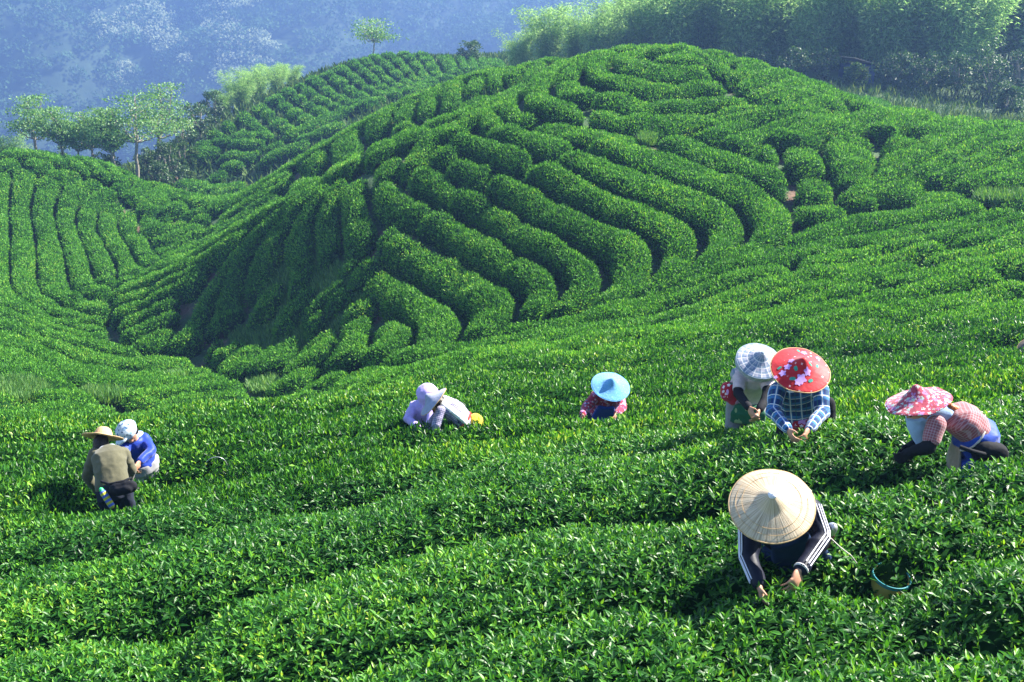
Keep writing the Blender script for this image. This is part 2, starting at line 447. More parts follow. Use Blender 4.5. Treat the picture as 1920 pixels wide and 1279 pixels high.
# widths: every hedge fills the room between its neighbours
S = np.concatenate([l['xy'] for l in LINES]); SI = np.concatenate([np.full(len(l['xy']), i) for i, l in enumerate(LINES)])
GAP = {'near': -.10, 'middle': .12, 'slope': .22, 'dome': .52, 'band': .46, 'saddle': .32, 'ridge': .34, 'shade': .3, 'nose': .25, 'column': .34, 'block': .36, 'valley': .26, 'farfoot': .6, 'cushion': .7}
for i, l in enumerate(LINES):
    P = l['xy']; T = nrm(np.gradient(P, axis=0)); N = np.stack([-T[:, 1], T[:, 0]], 1); far = l['region'] in ('farfoot', 'cushion')
    wmax = 1.25 if far else 1.35 if l['region'] in ('column', 'block', 'dome', 'band', 'saddle') else 1.5 if l['region'] == 'near' else 1.0
    wmax = l.get('wmax', wmax)
    bb = (S[:, 0] > P[:, 0].min()-4) & (S[:, 0] < P[:, 0].max()+4) & (S[:, 1] > P[:, 1].min()-4) & (S[:, 1] < P[:, 1].max()+4) & (SI != i)
    O = S[bb]; W = np.full((len(P), 2), wmax)
    if len(O):
        D = O[None]-P[:, None]; t = (D*T[:, None]).sum(-1); n = (D*N[:, None]).sum(-1); near = np.abs(t) < .55
        for s_, sg in ((0, 1), (1, -1)):
            dd = np.where(near & (n*sg > .25), n*sg, 99).min(1)
            W[:, s_] = np.clip((dd-GAP[l['region']])/2, .3, wmax)
    Wp = np.pad(W, ((2, 2), (0, 0)), 'edge')
    l['w'] = (Wp[:-4]+Wp[1:-3]+Wp[2:-2]+Wp[3:-1]+Wp[4:])/5
# odd bushes standing in the larger openings between the rows
_T = np.concatenate([np.column_stack([l['xy'], l['w'].mean(1)]) for l in LINES if l['region'] != 'cushion']); _T = _T[_T[:, 1] < 90]
_C = np.column_stack([RNG.uniform(-27, 24, 9000), RNG.uniform(26, 78, 9000)]); _u, _v, _d = proj(np.column_stack([_C, ground_exact(_C[:, 0], _C[:, 1])+.7]))
_C = _C[(_u > -40) & (_u < 1960) & (_v > 60) & (_v < 790) & ~((_u > 1650) & (_v < 235)) & ~((np.abs(_u-205) < 22) & (np.abs(_v-560) < 50)) & ~((_u < 330) & (_v < 300))]
_m = np.concatenate([(np.hypot(_C[i:i+500, None, 0]-_T[None, :, 0], _C[i:i+500, None, 1]-_T[None, :, 1])-_T[None, :, 2]).min(1) for i in range(0, len(_C), 500)])
_vis = []
for i in np.argsort(-_m):
    if _m[i] < .42 or len(_vis) > 110: break
    c = _C[i]
    if any(np.hypot(*(c-q[0])) < .55+q[1] for q in _vis): continue
    Pt = np.array([c[0], c[1], float(ground_exact(*c))+.7]); t = np.linspace(.05, .97, 60)[:, None]; ray = Pt*(1-t)+np.array([0, 0, CZ])*t      # hidden behind a ridge?
    if (ray[:6, 2]+.3 < ground_exact(ray[:6, 0], ray[:6, 1])+.8).any() or (ray[6:, 2] < ground_exact(ray[6:, 0], ray[6:, 1])+.5).any(): continue
    rr = min(.85, _m[i]+.12); gx = float(ground_exact(c[0]+.5, c[1])-ground_exact(c[0]-.5, c[1])); gy = float(ground_exact(c[0], c[1]+.5)-ground_exact(c[0], c[1]-.5))
    a = math.atan2(gx, -gy)+random.uniform(-.5, .5) if abs(gx)+abs(gy) > .1 else random.uniform(0, 3); dv = np.array([math.cos(a), math.sin(a)])*rr*random.uniform(.9, 1.3)
    _vis.append((c, rr)); u_, v_, _ = proj(Pt[None]); xy = resample(np.array([c-dv, c, c+dv]), .3)
    if len(xy) >= 3: LINES.append(dict(region='odd', xy=xy, step=.3, px=np.array([u_[0], v_[0]]), w=np.full((len(xy), 2), rr)))
print('odd bushes', len(_vis))
# ------------------------------------------------------------------ hedges
LEAFCOUNT = [0]
def in_view(P):
    x, y, d = proj(P); m = np.where(d < 14, .28, .14)*1920; return (d > 1) & (x > -m) & (x < 1920+m) & (y > -200) & (y < 1279*1.3)
def leaves(P, N, L, up=.55, near=False, wid=.36, tintpow=1.35, jit=.6):
    """leaf blades at P with outward normals N; returns V, faces, tint"""
    n = len(P); L = (L*RNG.uniform(.7, 1.25, n))[:, None]
    Z = np.array([0, 0, 1.]); h = RNG.normal(size=(n, 3))
    if near == 'shoot':      # four or five leaves round one stem, the youngest on top
        g = np.arange(n)//4; ng = g[-1]+1; A = nrm(N[::4]*.5+Z*.75+RNG.normal(size=(ng, 3))*.28)[g]; k = np.arange(n) % 4
        P = P[::4][g]+A*(k*.011)[:, None]; az = k*2.4+RNG.uniform(0, 6.28, ng)[g]; th = np.radians(np.array([72, 58, 44, 24])[k]+RNG.normal(size=n)*12)[:, None]
        s1 = nrm(np.cross(A, [.31, .2, .93])); s2 = np.cross(A, s1); sd = s1*np.cos(az)[:, None]+s2*np.sin(az)[:, None]
        L = L*np.array([1.12, 1.05, .9, .62])[k][:, None]; D = A*np.cos(th)+sd*np.sin(th); U = nrm(A*np.sin(th)-sd*np.cos(th)+RNG.normal(size=(n, 3))*.12)
        gt = RNG.random(ng)[g]; shoot_t = np.clip(gt**1.3*.55+np.array([0, .1, .25, .5])[k]+RNG.normal(size=n)*.06, 0, 1)
    else: D = nrm(N*.45 + Z*up + h*jit); U = nrm(N + Z*.3 + RNG.normal(size=(n, 3))*.35)
    U = nrm(U-(U*D).sum(1, keepdims=True)*D); R = np.cross(D, U)
    W = L*wid*RNG.uniform(.8, 1.2, n)[:, None]; tint = shoot_t if near == 'shoot' else RNG.random(n)**tintpow
    if not near:
        V = np.stack([P, P+D*L*.5+R*W*.5+U*L*.07, P+D*L, P+D*L*.5-R*W*.5+U*L*.07], 1).reshape(-1, 3)
        f = np.arange(n*4).reshape(n, 4); return V, [f], np.repeat(tint, 4)
    dr = -U*L*.12
    m1 = P+D*L*.33; m2 = P+D*L*.68+dr*.35; tp = P+D*L+dr
    up_ = U*L*.05
    V = np.stack([P, m1, m2, tp, m1+R*W*.46+up_, m2+R*W*.36+up_, m1-R*W*.46+up_, m2-R*W*.36+up_], 1).reshape(-1, 3)
    b = (np.arange(n)*8)[:, None]
    q = np.concatenate([b+[1, 2, 5, 4], b+[1, 6, 7, 2]]); t = np.concatenate([b+[0, 1, 4], b+[0, 6, 1], b+[2, 3, 5], b+[2, 7, 3]])
    return V, [q, t], np.repeat(tint, 8)
NK = 13
DIPS = []       # bushes pushed aside or plucked low where somebody stands in the gap
for _px, _py, _am, _rd, _a, _b in [(210, 938, .30, .5, 10, 14), (262, 884, .15, .4, 11, 16), (1495, 815, .05, .5, 8, 11), (1405, 768, .06, .5, 9, 13), (1835, 908, -.19, .45, 7, 10), (1135, 780, .28, .45, 11, 16), (1672, 1098, -.05, .28, 6, 8), (1445, 1112, -.19, .42, 6, 8)]:
    _q = cast([_px], [_py], dmin=_a, dmax=_b)[0]; DIPS.append((_q[0], _q[1], _am, _rd))
def hedge(l):
    P = l['xy']; st = l['step']; n = len(P); s = np.arange(n)*st; Ltot = s[-1]
    T = nrm(np.gradient(P, axis=0)); N = np.stack([-T[:, 1], T[:, 0]], 1); reg = l['region']
    far = reg in ('cushion', 'farfoot'); H = .86 if reg in ('near', 'middle') else .72 if reg == 'dome' else .92 if reg in ('band', 'saddle') else .84
    if far: H = .95
    capw = l['w'].mean()*(.5 if reg in ('saddle', 'block', 'shade', 'column') else .8)
    e = np.minimum(s, Ltot-s); cap = np.sqrt(np.clip(1-(1-np.clip(e/capw, 0, 1))**2, .02, 1))
    ph = np.linspace(0, math.pi, NK); u = np.sign(np.cos(ph))*np.abs(np.cos(ph))**(.62 if reg in ('dome', 'band', 'saddle', 'column') else .75); v = np.sin(ph)**(.4 if reg in ('near', 'middle', 'slope') else .36)
    wv = 1+.14*noise3(np.stack([P[:, 0], P[:, 1], np.full(n, 3.)], 1), 1.7)+.10*noise3(np.stack([P[:, 0], P[:, 1], np.full(n, 6.)], 1), .7)
    off = np.where(u[None] > 0, l['w'][:, :1], l['w'][:, 1:])*u[None]*(cap*wv)[:, None]
    X = P[:, None, 0]+N[:, None, 0]*off; Y = P[:, None, 1]+N[:, None, 1]*off
    g = ground_exact(X, Y); hv = 1+.10*noise3(np.stack([P[:, 0], P[:, 1], np.full(n, 9.)], 1), 1.3)-.42*np.clip(noise3(np.stack([P[:, 0], P[:, 1], np.full(n, 19.)], 1), 1.1)-.52, 0, 1)*2
    Zp = g + (H*(.45+.55*cap)*hv)[:, None]*v[None] - .08
    V = np.stack([X, Y, Zp], -1)
    rag = 1.0 if reg in ('near', 'middle') else 1.75 if reg in ('dome', 'band', 'saddle', 'column') else 1.4
    V[..., 2] += (.075*noise3(V, .5)+.085*noise3(V, 1.4))*v[None]*rag
    for dx, dy, am, rd in DIPS: V[..., 2] -= am*np.exp(-((V[..., 0]-dx)**2+(V[..., 1]-dy)**2)/rd**2)*v[None]
    V = V.reshape(-1, 3)
    a = (np.arange(n-1)[:, None]*NK+np.arange(NK-1)[None]).ravel(); Q = np.stack([a, a+1, a+NK+1, a+NK], 1)
    # outward normals and areas
    p0, p1, p2, p3 = (V[Q[:, i]] for i in range(4)); cr = np.cross(p2-p0, p3-p1); ar = np.linalg.norm(cr, axis=1)/2; nn = nrm(cr)
    if (nn[:, 2]*ar).sum() < 0: nn = -nn; Q = Q[:, ::-1]
    cen = (p0+p1+p2+p3)/4; d = np.linalg.norm(cen-[0, 0, CZ], axis=1)
    col = np.tile(np.arange(NK-1), n-1); sidelow = (col == 0) | (col == NK-2)
    LL = np.where(d < 13, .056+.0009*d, .058+.0010*d) * (1.0 if not far else 1.15)
    dens = np.where(sidelow, .55, 1.0)*np.where(d < 13, 2.3, 1.6)/(.2*LL**2)*np.clip(1.2-d/300, .7, 1)
    cnt = ar*dens*in_view(cen)
    toc = nrm(np.array([0, 0, CZ])-cen); cnt = cnt*np.where((nn*toc).sum(1) < -.35, .35, 1)
    cnt = RNG.poisson(cnt); idx = np.repeat(np.arange(len(Q)), cnt); m = len(idx)
    FV = [V]; FF = [Q]; MI = [0]; SM = [True]; TI = [np.full(len(V), .2)]
    if m:
        uu = RNG.random((m, 1)); vv = RNG.random((m, 1))
        B = (p0[idx]*(1-uu)+p1[idx]*uu)*(1-vv)+(p3[idx]*(1-uu)+p2[idx]*uu)*vv
        Nn = nn[idx]; dL = LL[idx]
        B = B+Nn*(RNG.random((m, 1))*.12-.06)*np.clip(dL/.07, 1, 1.6)[:, None]
        isn = d[idx] < 9.5; base = len(V)
        isn = d[idx] < 12
        for msk, nr in ((isn, 'shoot'), (~isn, False)):
            if msk.any():
                lv, lf, lt = leaves(B[msk], Nn[msk], dL[msk], near=nr); nv_ = len(lv)//msk.sum() if nr is False else 8; Bm = B[msk]; lt = np.clip(lt+np.repeat(.15*noise3(Bm, 1.9)+.11*noise3(Bm+7, .45)-.05, nv_)[:len(lt)], 0, 1)
                FV.append(lv); TI.append(lt)
                for f in lf: FF.append(f+base); MI.append(1); SM.append(False)
                base += len(lv)
        LEAFCOUNT[0] += m
    return npmesh('tea_hedge', np.concatenate(FV), FF, MI, SM, {'tint': ('POINT', 'FLOAT', np.concatenate(TI))})
HEDGE_OBS = []
for l in LINES:
    nm = 'tea_bush' if l['region'] in ('cushion', 'odd') else 'tea_hedge'
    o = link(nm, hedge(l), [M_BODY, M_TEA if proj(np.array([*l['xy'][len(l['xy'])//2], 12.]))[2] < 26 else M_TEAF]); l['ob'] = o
print('leaves', LEAFCOUNT[0])
# ------------------------------------------------------------------ ground sheet
def groundmesh():
    ks = np.linspace(math.log(8/14)*30, math.log(280/14)*30, 420); us = np.linspace(-34, 40, 420)
    K, U = np.meshgrid(ks, us, indexing='ij'); r = 14*np.exp(K/30); y = r-14; x = U/32*r
    z = ground_exact(x, y)
    lim = np.clip((y-170)/60, 0, 1); z = z*(1-lim)+(-40)*lim
    V = np.stack([x, y, z], -1); V[..., 2] += .05*noise3(V, .8)
    n, m = K.shape; a = (np.arange(n-1)[:, None]*m+np.arange(m-1)[None]).ravel()
    px, py, d = proj(V.reshape(-1, 3)); yy = y.ravel()
    weeds = np.where(yy > 72, .3, np.where(yy > 30, .10, .05))
    return npmesh('ground', V.reshape(-1, 3), [np.stack([a, a+m, a+m+1, a+1], 1)[:, ::-1]], [0], [True], {'weeds': ('POINT', 'FLOAT', weeds)})
GO = setp(link('ground', groundmesh(), [M_SOIL]), kind='structure')

# ------------------------------------------------------------------ far mountain with its forest
def simple(name, col, rough=.8, col2=None, scale=8, bump=0, spec=.3, metal=0):
    m, nt, p = mat(name); L = nt.links
    if col2 is not None:
        tc = nd(nt, 'ShaderNodeTexCoord'); n = nd(nt, 'ShaderNodeTexNoise'); n.inputs['Scale'].default_value = scale; n.inputs['Detail'].default_value = 5
        L.new(tc.outputs['Object'], n.inputs['Vector']); L.new(ramp(nt, [(.3, col), (.7, col2)], n.outputs[0]), p.inputs['Base Color'])
        if bump:
            b = nd(nt, 'ShaderNodeBump'); b.inputs['Strength'].default_value = bump; b.inputs['Distance'].default_value = .02; L.new(n.outputs[0], b.inputs['Height']); L.new(b.outputs[0], p.inputs['Normal'])
    else: p.inputs['Base Color'].default_value = (*col, 1)
    p.inputs['Roughness'].default_value = rough; p.inputs['Specular IOR Level'].default_value = spec; p.inputs['Metallic'].default_value = metal
    return m
M_FOR = leafmat('forest_leaf', [(0, (.02, .05, .02)), (.6, (.05, .11, .04)), (1, (.09, .16, .07))], rough=.8, trans=.15, spec=.05)
M_PALE = leafmat('painted_sunlit_leaf', [(0, (.14, .20, .12)), (.6, (.33, .39, .26)), (1, (.54, .58, .43))], rough=.9, trans=.5, tcol=(1.1, 1.1, .9), spec=.05)  # sunlight on the distant crowns is put into this pale leaf colour
M_MOUNT = simple('forest_floor', (.012, .03, .015), .9, (.03, .06, .025), .2)
def mount_z(x, y):
    x = x/1.7; y = y/1.7; t = (y-300)/320
    spur = 46*np.exp(-((x+74+.16*(y-400))/34)**2) + 34*np.exp(-((x+178-.1*(y-400))/40)**2) + 30*np.exp(-((x-60-.2*(y-400))/46)**2)
    Q = np.stack([x, y, x*0+1], -1)
    return np.minimum(50, 1.7*(-95 + 170*np.clip(t, -.3, 2) + .6*spur*np.clip(t*1.6+.2, 0, 1) + 16*noise3(Q, 60) + 7*noise3(Q, 22)))
def mountain():
    X, Y = np.meshgrid(np.linspace(-700, 700, 420), np.linspace(390, 1250, 270)); Zm = mount_z(X, Y) + 2.2*noise3(np.stack([X, Y, X*0], -1), 7)
    n, m = X.shape; a = (np.arange(n-1)[:, None]*m+np.arange(m-1)[None]).ravel()
    return npmesh('mountain', np.stack([X, Y, Zm], -1).reshape(-1, 3), [np.stack([a, a+1, a+m+1, a+m], 1)], [0], [True])
setp(link('mountain', mountain(), [M_MOUNT]), kind='structure')
def crowns(n, box, size, key, lo=0, hi=1, leafn=34, leafL=1.5, cond=None):
    """n tree crowns standing on the mountain as clumps of leaf clusters"""
    x = RNG.uniform(box[0], box[1], n); y = RNG.uniform(box[2], box[3], n)
    if cond is not None: k = cond(x, y); x = x[k]; y = y[k]; n = len(x)
    z = mount_z(x, y); r = RNG.uniform(size*.6, size*1.3, n)
    d = nrm(RNG.normal(size=(n, leafn, 3))); d[..., 2] = np.abs(d[..., 2])*1.0-.1
    rr = r[:, None, None]*RNG.uniform(.65, 1.05, (n, leafn, 1))
    C = np.stack([x, y, z+r*.6], 1)[:, None]+d*rr*[1, 1, .8]
    tb = RNG.random(n)[:, None]*.7+RNG.random((n, leafn))*.3
    v, f, t = leaves(C.reshape(-1, 3), d.reshape(-1, 3), np.full(n*leafn, leafL), wid=.75, up=.2, jit=.9)
    return npmesh(key, v, f, [0], [False], {'tint': ('POINT', 'FLOAT', np.repeat(lo+(hi-lo)*tb.ravel(), 4))})
setp(link('distant_forest', crowns(7000, (-380, 380, 500, 1000), 6.5, 'distant_forest', leafn=48, leafL=2.0), [M_FOR]), 'dark dense forest covering the steep mountainside across the valley', 'forest', kind='stuff')
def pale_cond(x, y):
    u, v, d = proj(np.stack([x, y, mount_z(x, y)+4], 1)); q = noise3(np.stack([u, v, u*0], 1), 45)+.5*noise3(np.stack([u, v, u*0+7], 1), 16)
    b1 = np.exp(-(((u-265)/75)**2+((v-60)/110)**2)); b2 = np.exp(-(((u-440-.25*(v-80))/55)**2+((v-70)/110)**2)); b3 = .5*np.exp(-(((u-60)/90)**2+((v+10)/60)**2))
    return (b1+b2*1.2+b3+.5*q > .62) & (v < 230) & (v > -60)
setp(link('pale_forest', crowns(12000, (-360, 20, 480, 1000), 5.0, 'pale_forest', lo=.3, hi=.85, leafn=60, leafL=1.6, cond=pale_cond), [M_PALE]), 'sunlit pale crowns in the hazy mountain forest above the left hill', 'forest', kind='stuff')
# ------------------------------------------------------------------ trees
M_BARK = simple('grey_bark', (.16, .14, .11), .85, (.34, .31, .26), 14, .5)
M_CULM = simple('bamboo_culm', (.10, .14, .05), .5, (.22, .24, .09), 6)
M_ALB = leafmat('feathery_leaf', [(0, (.05, .15, .05)), (.5, (.12, .28, .08)), (1, (.27, .43, .15))], rough=.5, trans=.35)
M_BAM = leafmat('bamboo_leaf', [(0, (.11, .20, .07)), (.5, (.26, .41, .16)), (1, (.5, .6, .3))], rough=.6, trans=.55, spec=.1, tcol=(1.4, 1.6, 1.0))
M_SHR = leafmat('shrub_leaf', [(0, (.015, .05, .018)), (.6, (.04, .11, .03)), (1, (.11, .2, .05))], rough=.5, trans=.25)
M_MEAD = leafmat('meadow_blade', [(0, (.02, .06, .02)), (.5, (.05, .11, .035)), (1, (.14, .2, .07))], rough=.7, trans=.25, spec=.05)
M_GRS = leafmat('grass_blade', [(0, (.03, .11, .02)), (.5, (.08, .22, .04)), (1, (.2, .35, .08))], rough=.6, trans=.3)
def tubes(paths, sides=6):
    V = []; Fq = []; b = 0
    for P, R in paths:
        P = np.asarray(P, float); R = np.broadcast_to(np.asarray(R, float), (len(P),)); T = nrm(np.gradient(P, axis=0))
        ref = np.where(np.abs(T[:, 2:3]) > .9, [[1., 0, 0]], [[0, 0, 1.]]); A = nrm(np.cross(T, ref)); B = np.cross(T, A)
        a = np.linspace(0, 2*math.pi, sides, endpoint=False)
        V.append((P[:, None]+R[:, None, None]*(np.cos(a)[None, :, None]*A[:, None]+np.sin(a)[None, :, None]*B[:, None])).reshape(-1, 3))
        n = len(P); i = (np.arange(n-1)[:, None]*sides+np.arange(sides)[None]); j = (np.arange(n-1)[:, None]*sides+(np.arange(sides)+1)[None] % sides)
        Fq.append(np.stack([i.ravel(), j.ravel(), (j+sides).ravel(), (i+sides).ravel()], 1)+b); b += n*sides
    return np.concatenate(V), np.concatenate(Fq)
def curve(p, q, n, sag=.0, wob=.0):
    t = np.linspace(0, 1, n)[:, None]; P = np.asarray(p)*(1-t)+np.asarray(q)*t; P[:, 2] += sag*np.sin(t[:, 0]*math.pi)
    if wob: P += RNG.normal(size=P.shape)*wob*np.sin(t*math.pi)
    return P
def spread_tree(h, w, lean=0, tiers=6, dens=1.0):
    """airy tree: thin trunk, rising limbs, flat layers of leaves"""
    top = np.array([lean, 0, h*.62]); fork = h*.5; tr = curve([0, 0, -.3], [lean*.6, 0, fork], 7, wob=h*.012); paths = [(tr, np.linspace(h*.026, h*.016, 7))]
    B = []; Nn = []
    for k in range(tiers):
        a = k*2.4+RNG.random(); rr = w*.5*RNG.uniform(.45, 1); e = np.array([lean+math.cos(a)*rr, math.sin(a)*rr, h*(.6+.38*(k+.5)/tiers)-.1*rr])
        if k % 3 == 2: e = np.array([lean+RNG.normal()*w*.12, RNG.normal()*w*.12, h*.97])
        P = curve(tr[-1], e, 7, sag=-h*.04, wob=h*.012); paths.append((P, np.linspace(h*.012, h*.004, 7)))
        for j in range(5):
            q = P[3+j % 4]; a2 = RNG.uniform(0, 6.28); r2 = w*.2*RNG.uniform(.5, 1.1); g = q+[math.cos(a2)*r2, math.sin(a2)*r2, h*.05]
            paths.append((curve(q, g, 4), np.linspace(h*.005, h*.002, 4)))
            for c_, sz in ((g, w*.13), (P[-1] if j == 0 else g, w*.12)):
                m = int(42*dens); o = RNG.normal(size=(m, 3))*[sz, sz, sz*.2]; B.append(c_+o); Nn.append(nrm(o*[.3, .3, 1]+[0, 0, .05]))
    B = np.concatenate(B); Nn = np.concatenate(Nn); return paths, B, Nn
def place_tree(name, label, cat, px, py, d, hpx, wpx, lean=0, kind='spread', group=None, L=.17, leafm=None, yaw=None, tiers=6, dens=1.0, z=None):
    s = F/d; P = unproj(px, py, d); h = hpx/s; w = wpx/s
    gz = float(ground_exact(P[0], P[1])) if z is None else z; h = h+max(0, P[2]-gz)
    root = bpy.data.objects.new(name, None); COL.objects.link(root); root.location = (P[0], P[1], gz); setp(root, label, cat, group)
    if kind == 'spread':
        paths, B, Nn = spread_tree(h, w, lean/s, tiers, dens); v, f = tubes(paths)
        link('trunk', npmesh('trunk', v, [f], [0], [True]), [M_BARK], root)
    else:
        paths = [(curve([0, 0, -.2], [RNG.normal()*w*.1, RNG.normal()*w*.1, h*.6], 5), np.linspace(h*.03, h*.01, 5))]
        for k in range(5):
            a = k*1.3; paths.append((curve([0, 0, h*.15], [math.cos(a)*w*.28, math.sin(a)*w*.28, h*(.5+.07*k)], 5), np.linspace(h*.014, h*.005, 5)))
        v, f = tubes(paths); link('trunk', npmesh('trunk', v, [f], [0], [True]), [M_BARK], root)
        nc = 26; c = nrm(RNG.normal(size=(nc, 3)))*RNG.uniform(.25, 1, (nc, 1))**.5*[w*.44, w*.44, h*.44]+[0, 0, h*.44]; sz = RNG.uniform(.5, 1, nc)*min(w, h)*.17
        m = int(110*dens); o = nrm(RNG.normal(size=(nc, m, 3)))*RNG.uniform(.6, 1.1, (nc, m, 1)); o[..., 2] = np.abs(o[..., 2])*.9-.15
        B = (c[:, None]+o*sz[:, None, None]*1.25).reshape(-1, 3); Nn = nrm(o.reshape(-1, 3))
    v, f, t = leaves(B, Nn, np.full(len(B), L), wid=.5, up=.15, jit=.7)
    link('crown', npmesh('crown', v, f, [0], [False], {'tint': ('POINT', 'FLOAT', t)}), [leafm or M_ALB], root)
    return root
TREES = [  # px, py(base), distance, height px, width px, lean px, words
 (66, 288, 93, 100, 92, 4, 'tall airy tree standing apart at the left end of the valley edge, twin grey trunks'),
 (118, 292, 92, 84, 66, -4, 'short leafy tree between the tall left tree and the bushy middle trees'),
 (146, 296, 92, 66, 60, 4, 'low leafy tree with a bent trunk behind the crest of the left hill'),
 (178, 300, 91, 84, 86, -6, 'broad tree with flat leaf layers in the middle of the left tree line'),
 (213, 302, 90, 92, 74, 3, 'tree with a thin straight grey trunk, just left of the leaning one'),
 (226, 308, 89, 80, 50, -26, 'slender tree with a trunk leaning to the left above the tea crest'),
 (252, 305, 90, 118, 132, 14, 'largest spreading tree with a stout grey trunk beside the dirt path'),
 (286, 292, 94, 124, 100, 26, 'tree with a thin curved trunk right of the stout one, topmost branch reaching up right'),
]
for px, py, d, hp, wp, ln, lb in TREES:
    place_tree('leafy_tree', lb, 'tree', px, py, d, hp, wp, ln, group='trees along the valley edge', L=.2, tiers=7, dens=1.0)
place_tree('leafy_tree', 'lone airy tree with umbrella branches on the crest of the far hill', 'tree', 698, 108, 124, 66, 92, 8, L=.24, tiers=7, dens=.55)
SHRUBS = [  # px, py, d, h, w, material, words
 (880, 112, 118, 38, 62, 'S', 'dark round tree on the skyline left of the bamboo grove'),
 (338, 262, 100, 72, 62, 'S', 'dark round shrub behind the tree with the curved trunk'),
 (372, 232, 104, 60, 60, 'S', 'dark evergreen shrub at the left edge of the far hill'),
 (402, 212, 108, 46, 50, 'S', 'small dark shrub under the pale bamboo by the far hill'),
 (318, 300, 92, 50, 60, 'S', 'bushy shrub beside the dirt path at the foot of the far hill'),
 (345, 290, 94, 40, 44, 'G', 'yellow green shrub between the path and the far hill'),
 (300, 318, 90, 30, 46, 'S', 'low dark shrub on the bank right of the dirt path'),
 (205, 305, 94, 30, 60, 'S', 'dark undergrowth bush behind the leaning tree'),
 (280, 300, 96, 40, 56, 'S', 'bright leafy bush right of the stout trunk'),
 (110, 292, 95, 26, 60, 'S', 'dark bush behind the short leafy tree'),
 (1603, 130, 87, 15, 50, 'G', 'pale rounded bush at the foot of the bamboo grove'),
 (1425, 108, 92, 26, 60, 'S', 'dark shrub just behind the right shoulder of the round hill'),
 (1490, 118, 90, 30, 70, 'S', 'dark shrub under the bamboo, left of the hut'),
 (1545, 122, 90, 36, 60, 'S', 'dark bush close to the left side of the hut'),
 (1675, 128, 88, 44, 80, 'S', 'dark spreading bush right of the pale rounded bush'),
 (1740, 130, 87, 40, 80, 'S', 'wide dark bush below the middle of the bamboo'),
 (1800, 132, 86, 50, 80, 'S', 'dark bush near the gap at the right end of the bamboo'),
 (1860, 134, 86, 60, 90, 'S', 'large dark bush near the right edge of the picture'),
 (1915, 132, 86, 70, 80, 'S', 'tall dark bush cut by the right edge of the picture'),
 (1895, 165, 80, 16, 60, 'S', 'light green weedy bush on the misty slope at the far right'),
]
for px, py, d, hp, wp, k, lb in SHRUBS:
    place_tree('shrub', lb, 'shrub' if 'tree on' not in lb else 'tree', px, py, d, hp, wp, kind='round', group='shrubs at the edge of the tea garden', L=.2, leafm=M_SHR if k == 'S' else M_MEAD, dens=.8)
# ------------------------------------------------------------------ bamboo
def bamboo_parts(seed, n=26, h=11.0, spread=1.6):
    global RNG
    old = RNG; RNG = np.random.default_rng(seed); paths = []; B = []; Dn = []
    for k in range(n):
        a = RNG.uniform(0, 6.28); r = spread*RNG.random()**.5*.5; hh = h*RNG.uniform(.6, 1.0); ar = RNG.uniform(.12, .34)*hh; b = np.array([math.cos(a)*r, math.sin(a)*r, 0])
        t = np.linspace(0, 1, 9)[:, None]; dr = np.array([math.cos(a+RNG.normal()*.5), math.sin(a+RNG.normal()*.5), 0])
        P = b+dr*ar*t**2.6+np.array([0, 0, 1.])*hh*(t-.16*t**4)
        paths.append((P, np.linspace(.045, .012, 9)))
        for q in np.linspace(.22, 1, 15):
            p = np.array([np.interp(q, t[:, 0], P[:, i]) for i in range(3)]); sz = (.34+.5*math.sin(q*2.6))
            m = 30; o = RNG.normal(size=(m, 3))*[sz*.6, sz*.6, sz*.42]+dr*sz*.3; o[:, 2] -= .25*np.linalg.norm(o[:, :2], axis=1)
            B.append(p+o); Dn.append(nrm(o*[1, 1, .2]+[0, 0, .15]))
    v, f = tubes(paths, 5); B = np.concatenate(B); Dn = np.concatenate(Dn)
    lv, lf, lt = leaves(B, Dn, np.full(len(B), .42), wid=.2, up=-.25, jit=.5)
    RNG = old
    return npmesh('culms', v, [f], [0], [True]), npmesh('foliage', lv, lf, [0], [False], {'tint': ('POINT', 'FLOAT', lt)})
BAMP = [bamboo_parts(s) for s in (1, 2, 3, 4)]
for c_, f_ in BAMP: c_.materials.append(M_CULM); f_.materials.append(M_BAM)
def bamboo(px, py, d, scale, label, i, group, sx=1.0):
    P = unproj(px, py, d); gz = float(ground_exact(P[0], P[1]))
    root = bpy.data.objects.new('bamboo_clump', None); COL.objects.link(root); root.location = (P[0], P[1], gz-.1); root.rotation_euler[2] = i*2.1; root.scale = (scale*sx, scale*sx, scale)
    setp(root, label, 'bamboo', group)
    for nm, me in zip(('culms', 'foliage'), BAMP[i % 4]):
        o = bpy.data.objects.new(nm, me); COL.objects.link(o); o.parent = root
G1 = 'bamboo clumps of the grove behind the round hill'
xs = [975, 1028, 1075, 1122, 1168, 1215, 1262, 1305, 1350, 1395, 1440, 1485, 1530, 1575, 1620, 1665, 1705, 1745, 1780, 1812]
hs = [.42, .62, .55, .6, .68, .8, .9, .85, .95, 1.0, .95, 1.0, 1.0, .9, 1.05, 1.05, 1.1, 1.0, 1.1, 1.05]
WHERE = ['at the left end of the grove, low', 'second from the left end of the grove, rounded', 'third from the left of the grove', 'over the left shoulder of the round hill', 'left of the top of the round hill', 'above the left of the hill top, taller', 'directly above the top of the round hill', 'just right of the hill top', 'above the right shoulder of the round hill', 'tall, over the right shoulder', 'dark, behind the right flank', 'drooping, left of the hut', 'close to the left of the hut', 'above the hut', 'right above the pale rounded bush', 'bright with visible culms, right of the hut', 'tall, in the bright stretch of culms', 'tallest of the bright stretch', 'with fine drooping sprays', 'at the lit right end before the dark gap']
for i, (x, s_, wd) in enumerate(zip(xs, hs, WHERE)):
    bamboo(x, 96+12*max(0, (x-1300)/500), 100-8*max(0, (x-1300)/500)+(i % 3)*2, s_, 'bamboo clump '+wd, i, G1, 1.15)
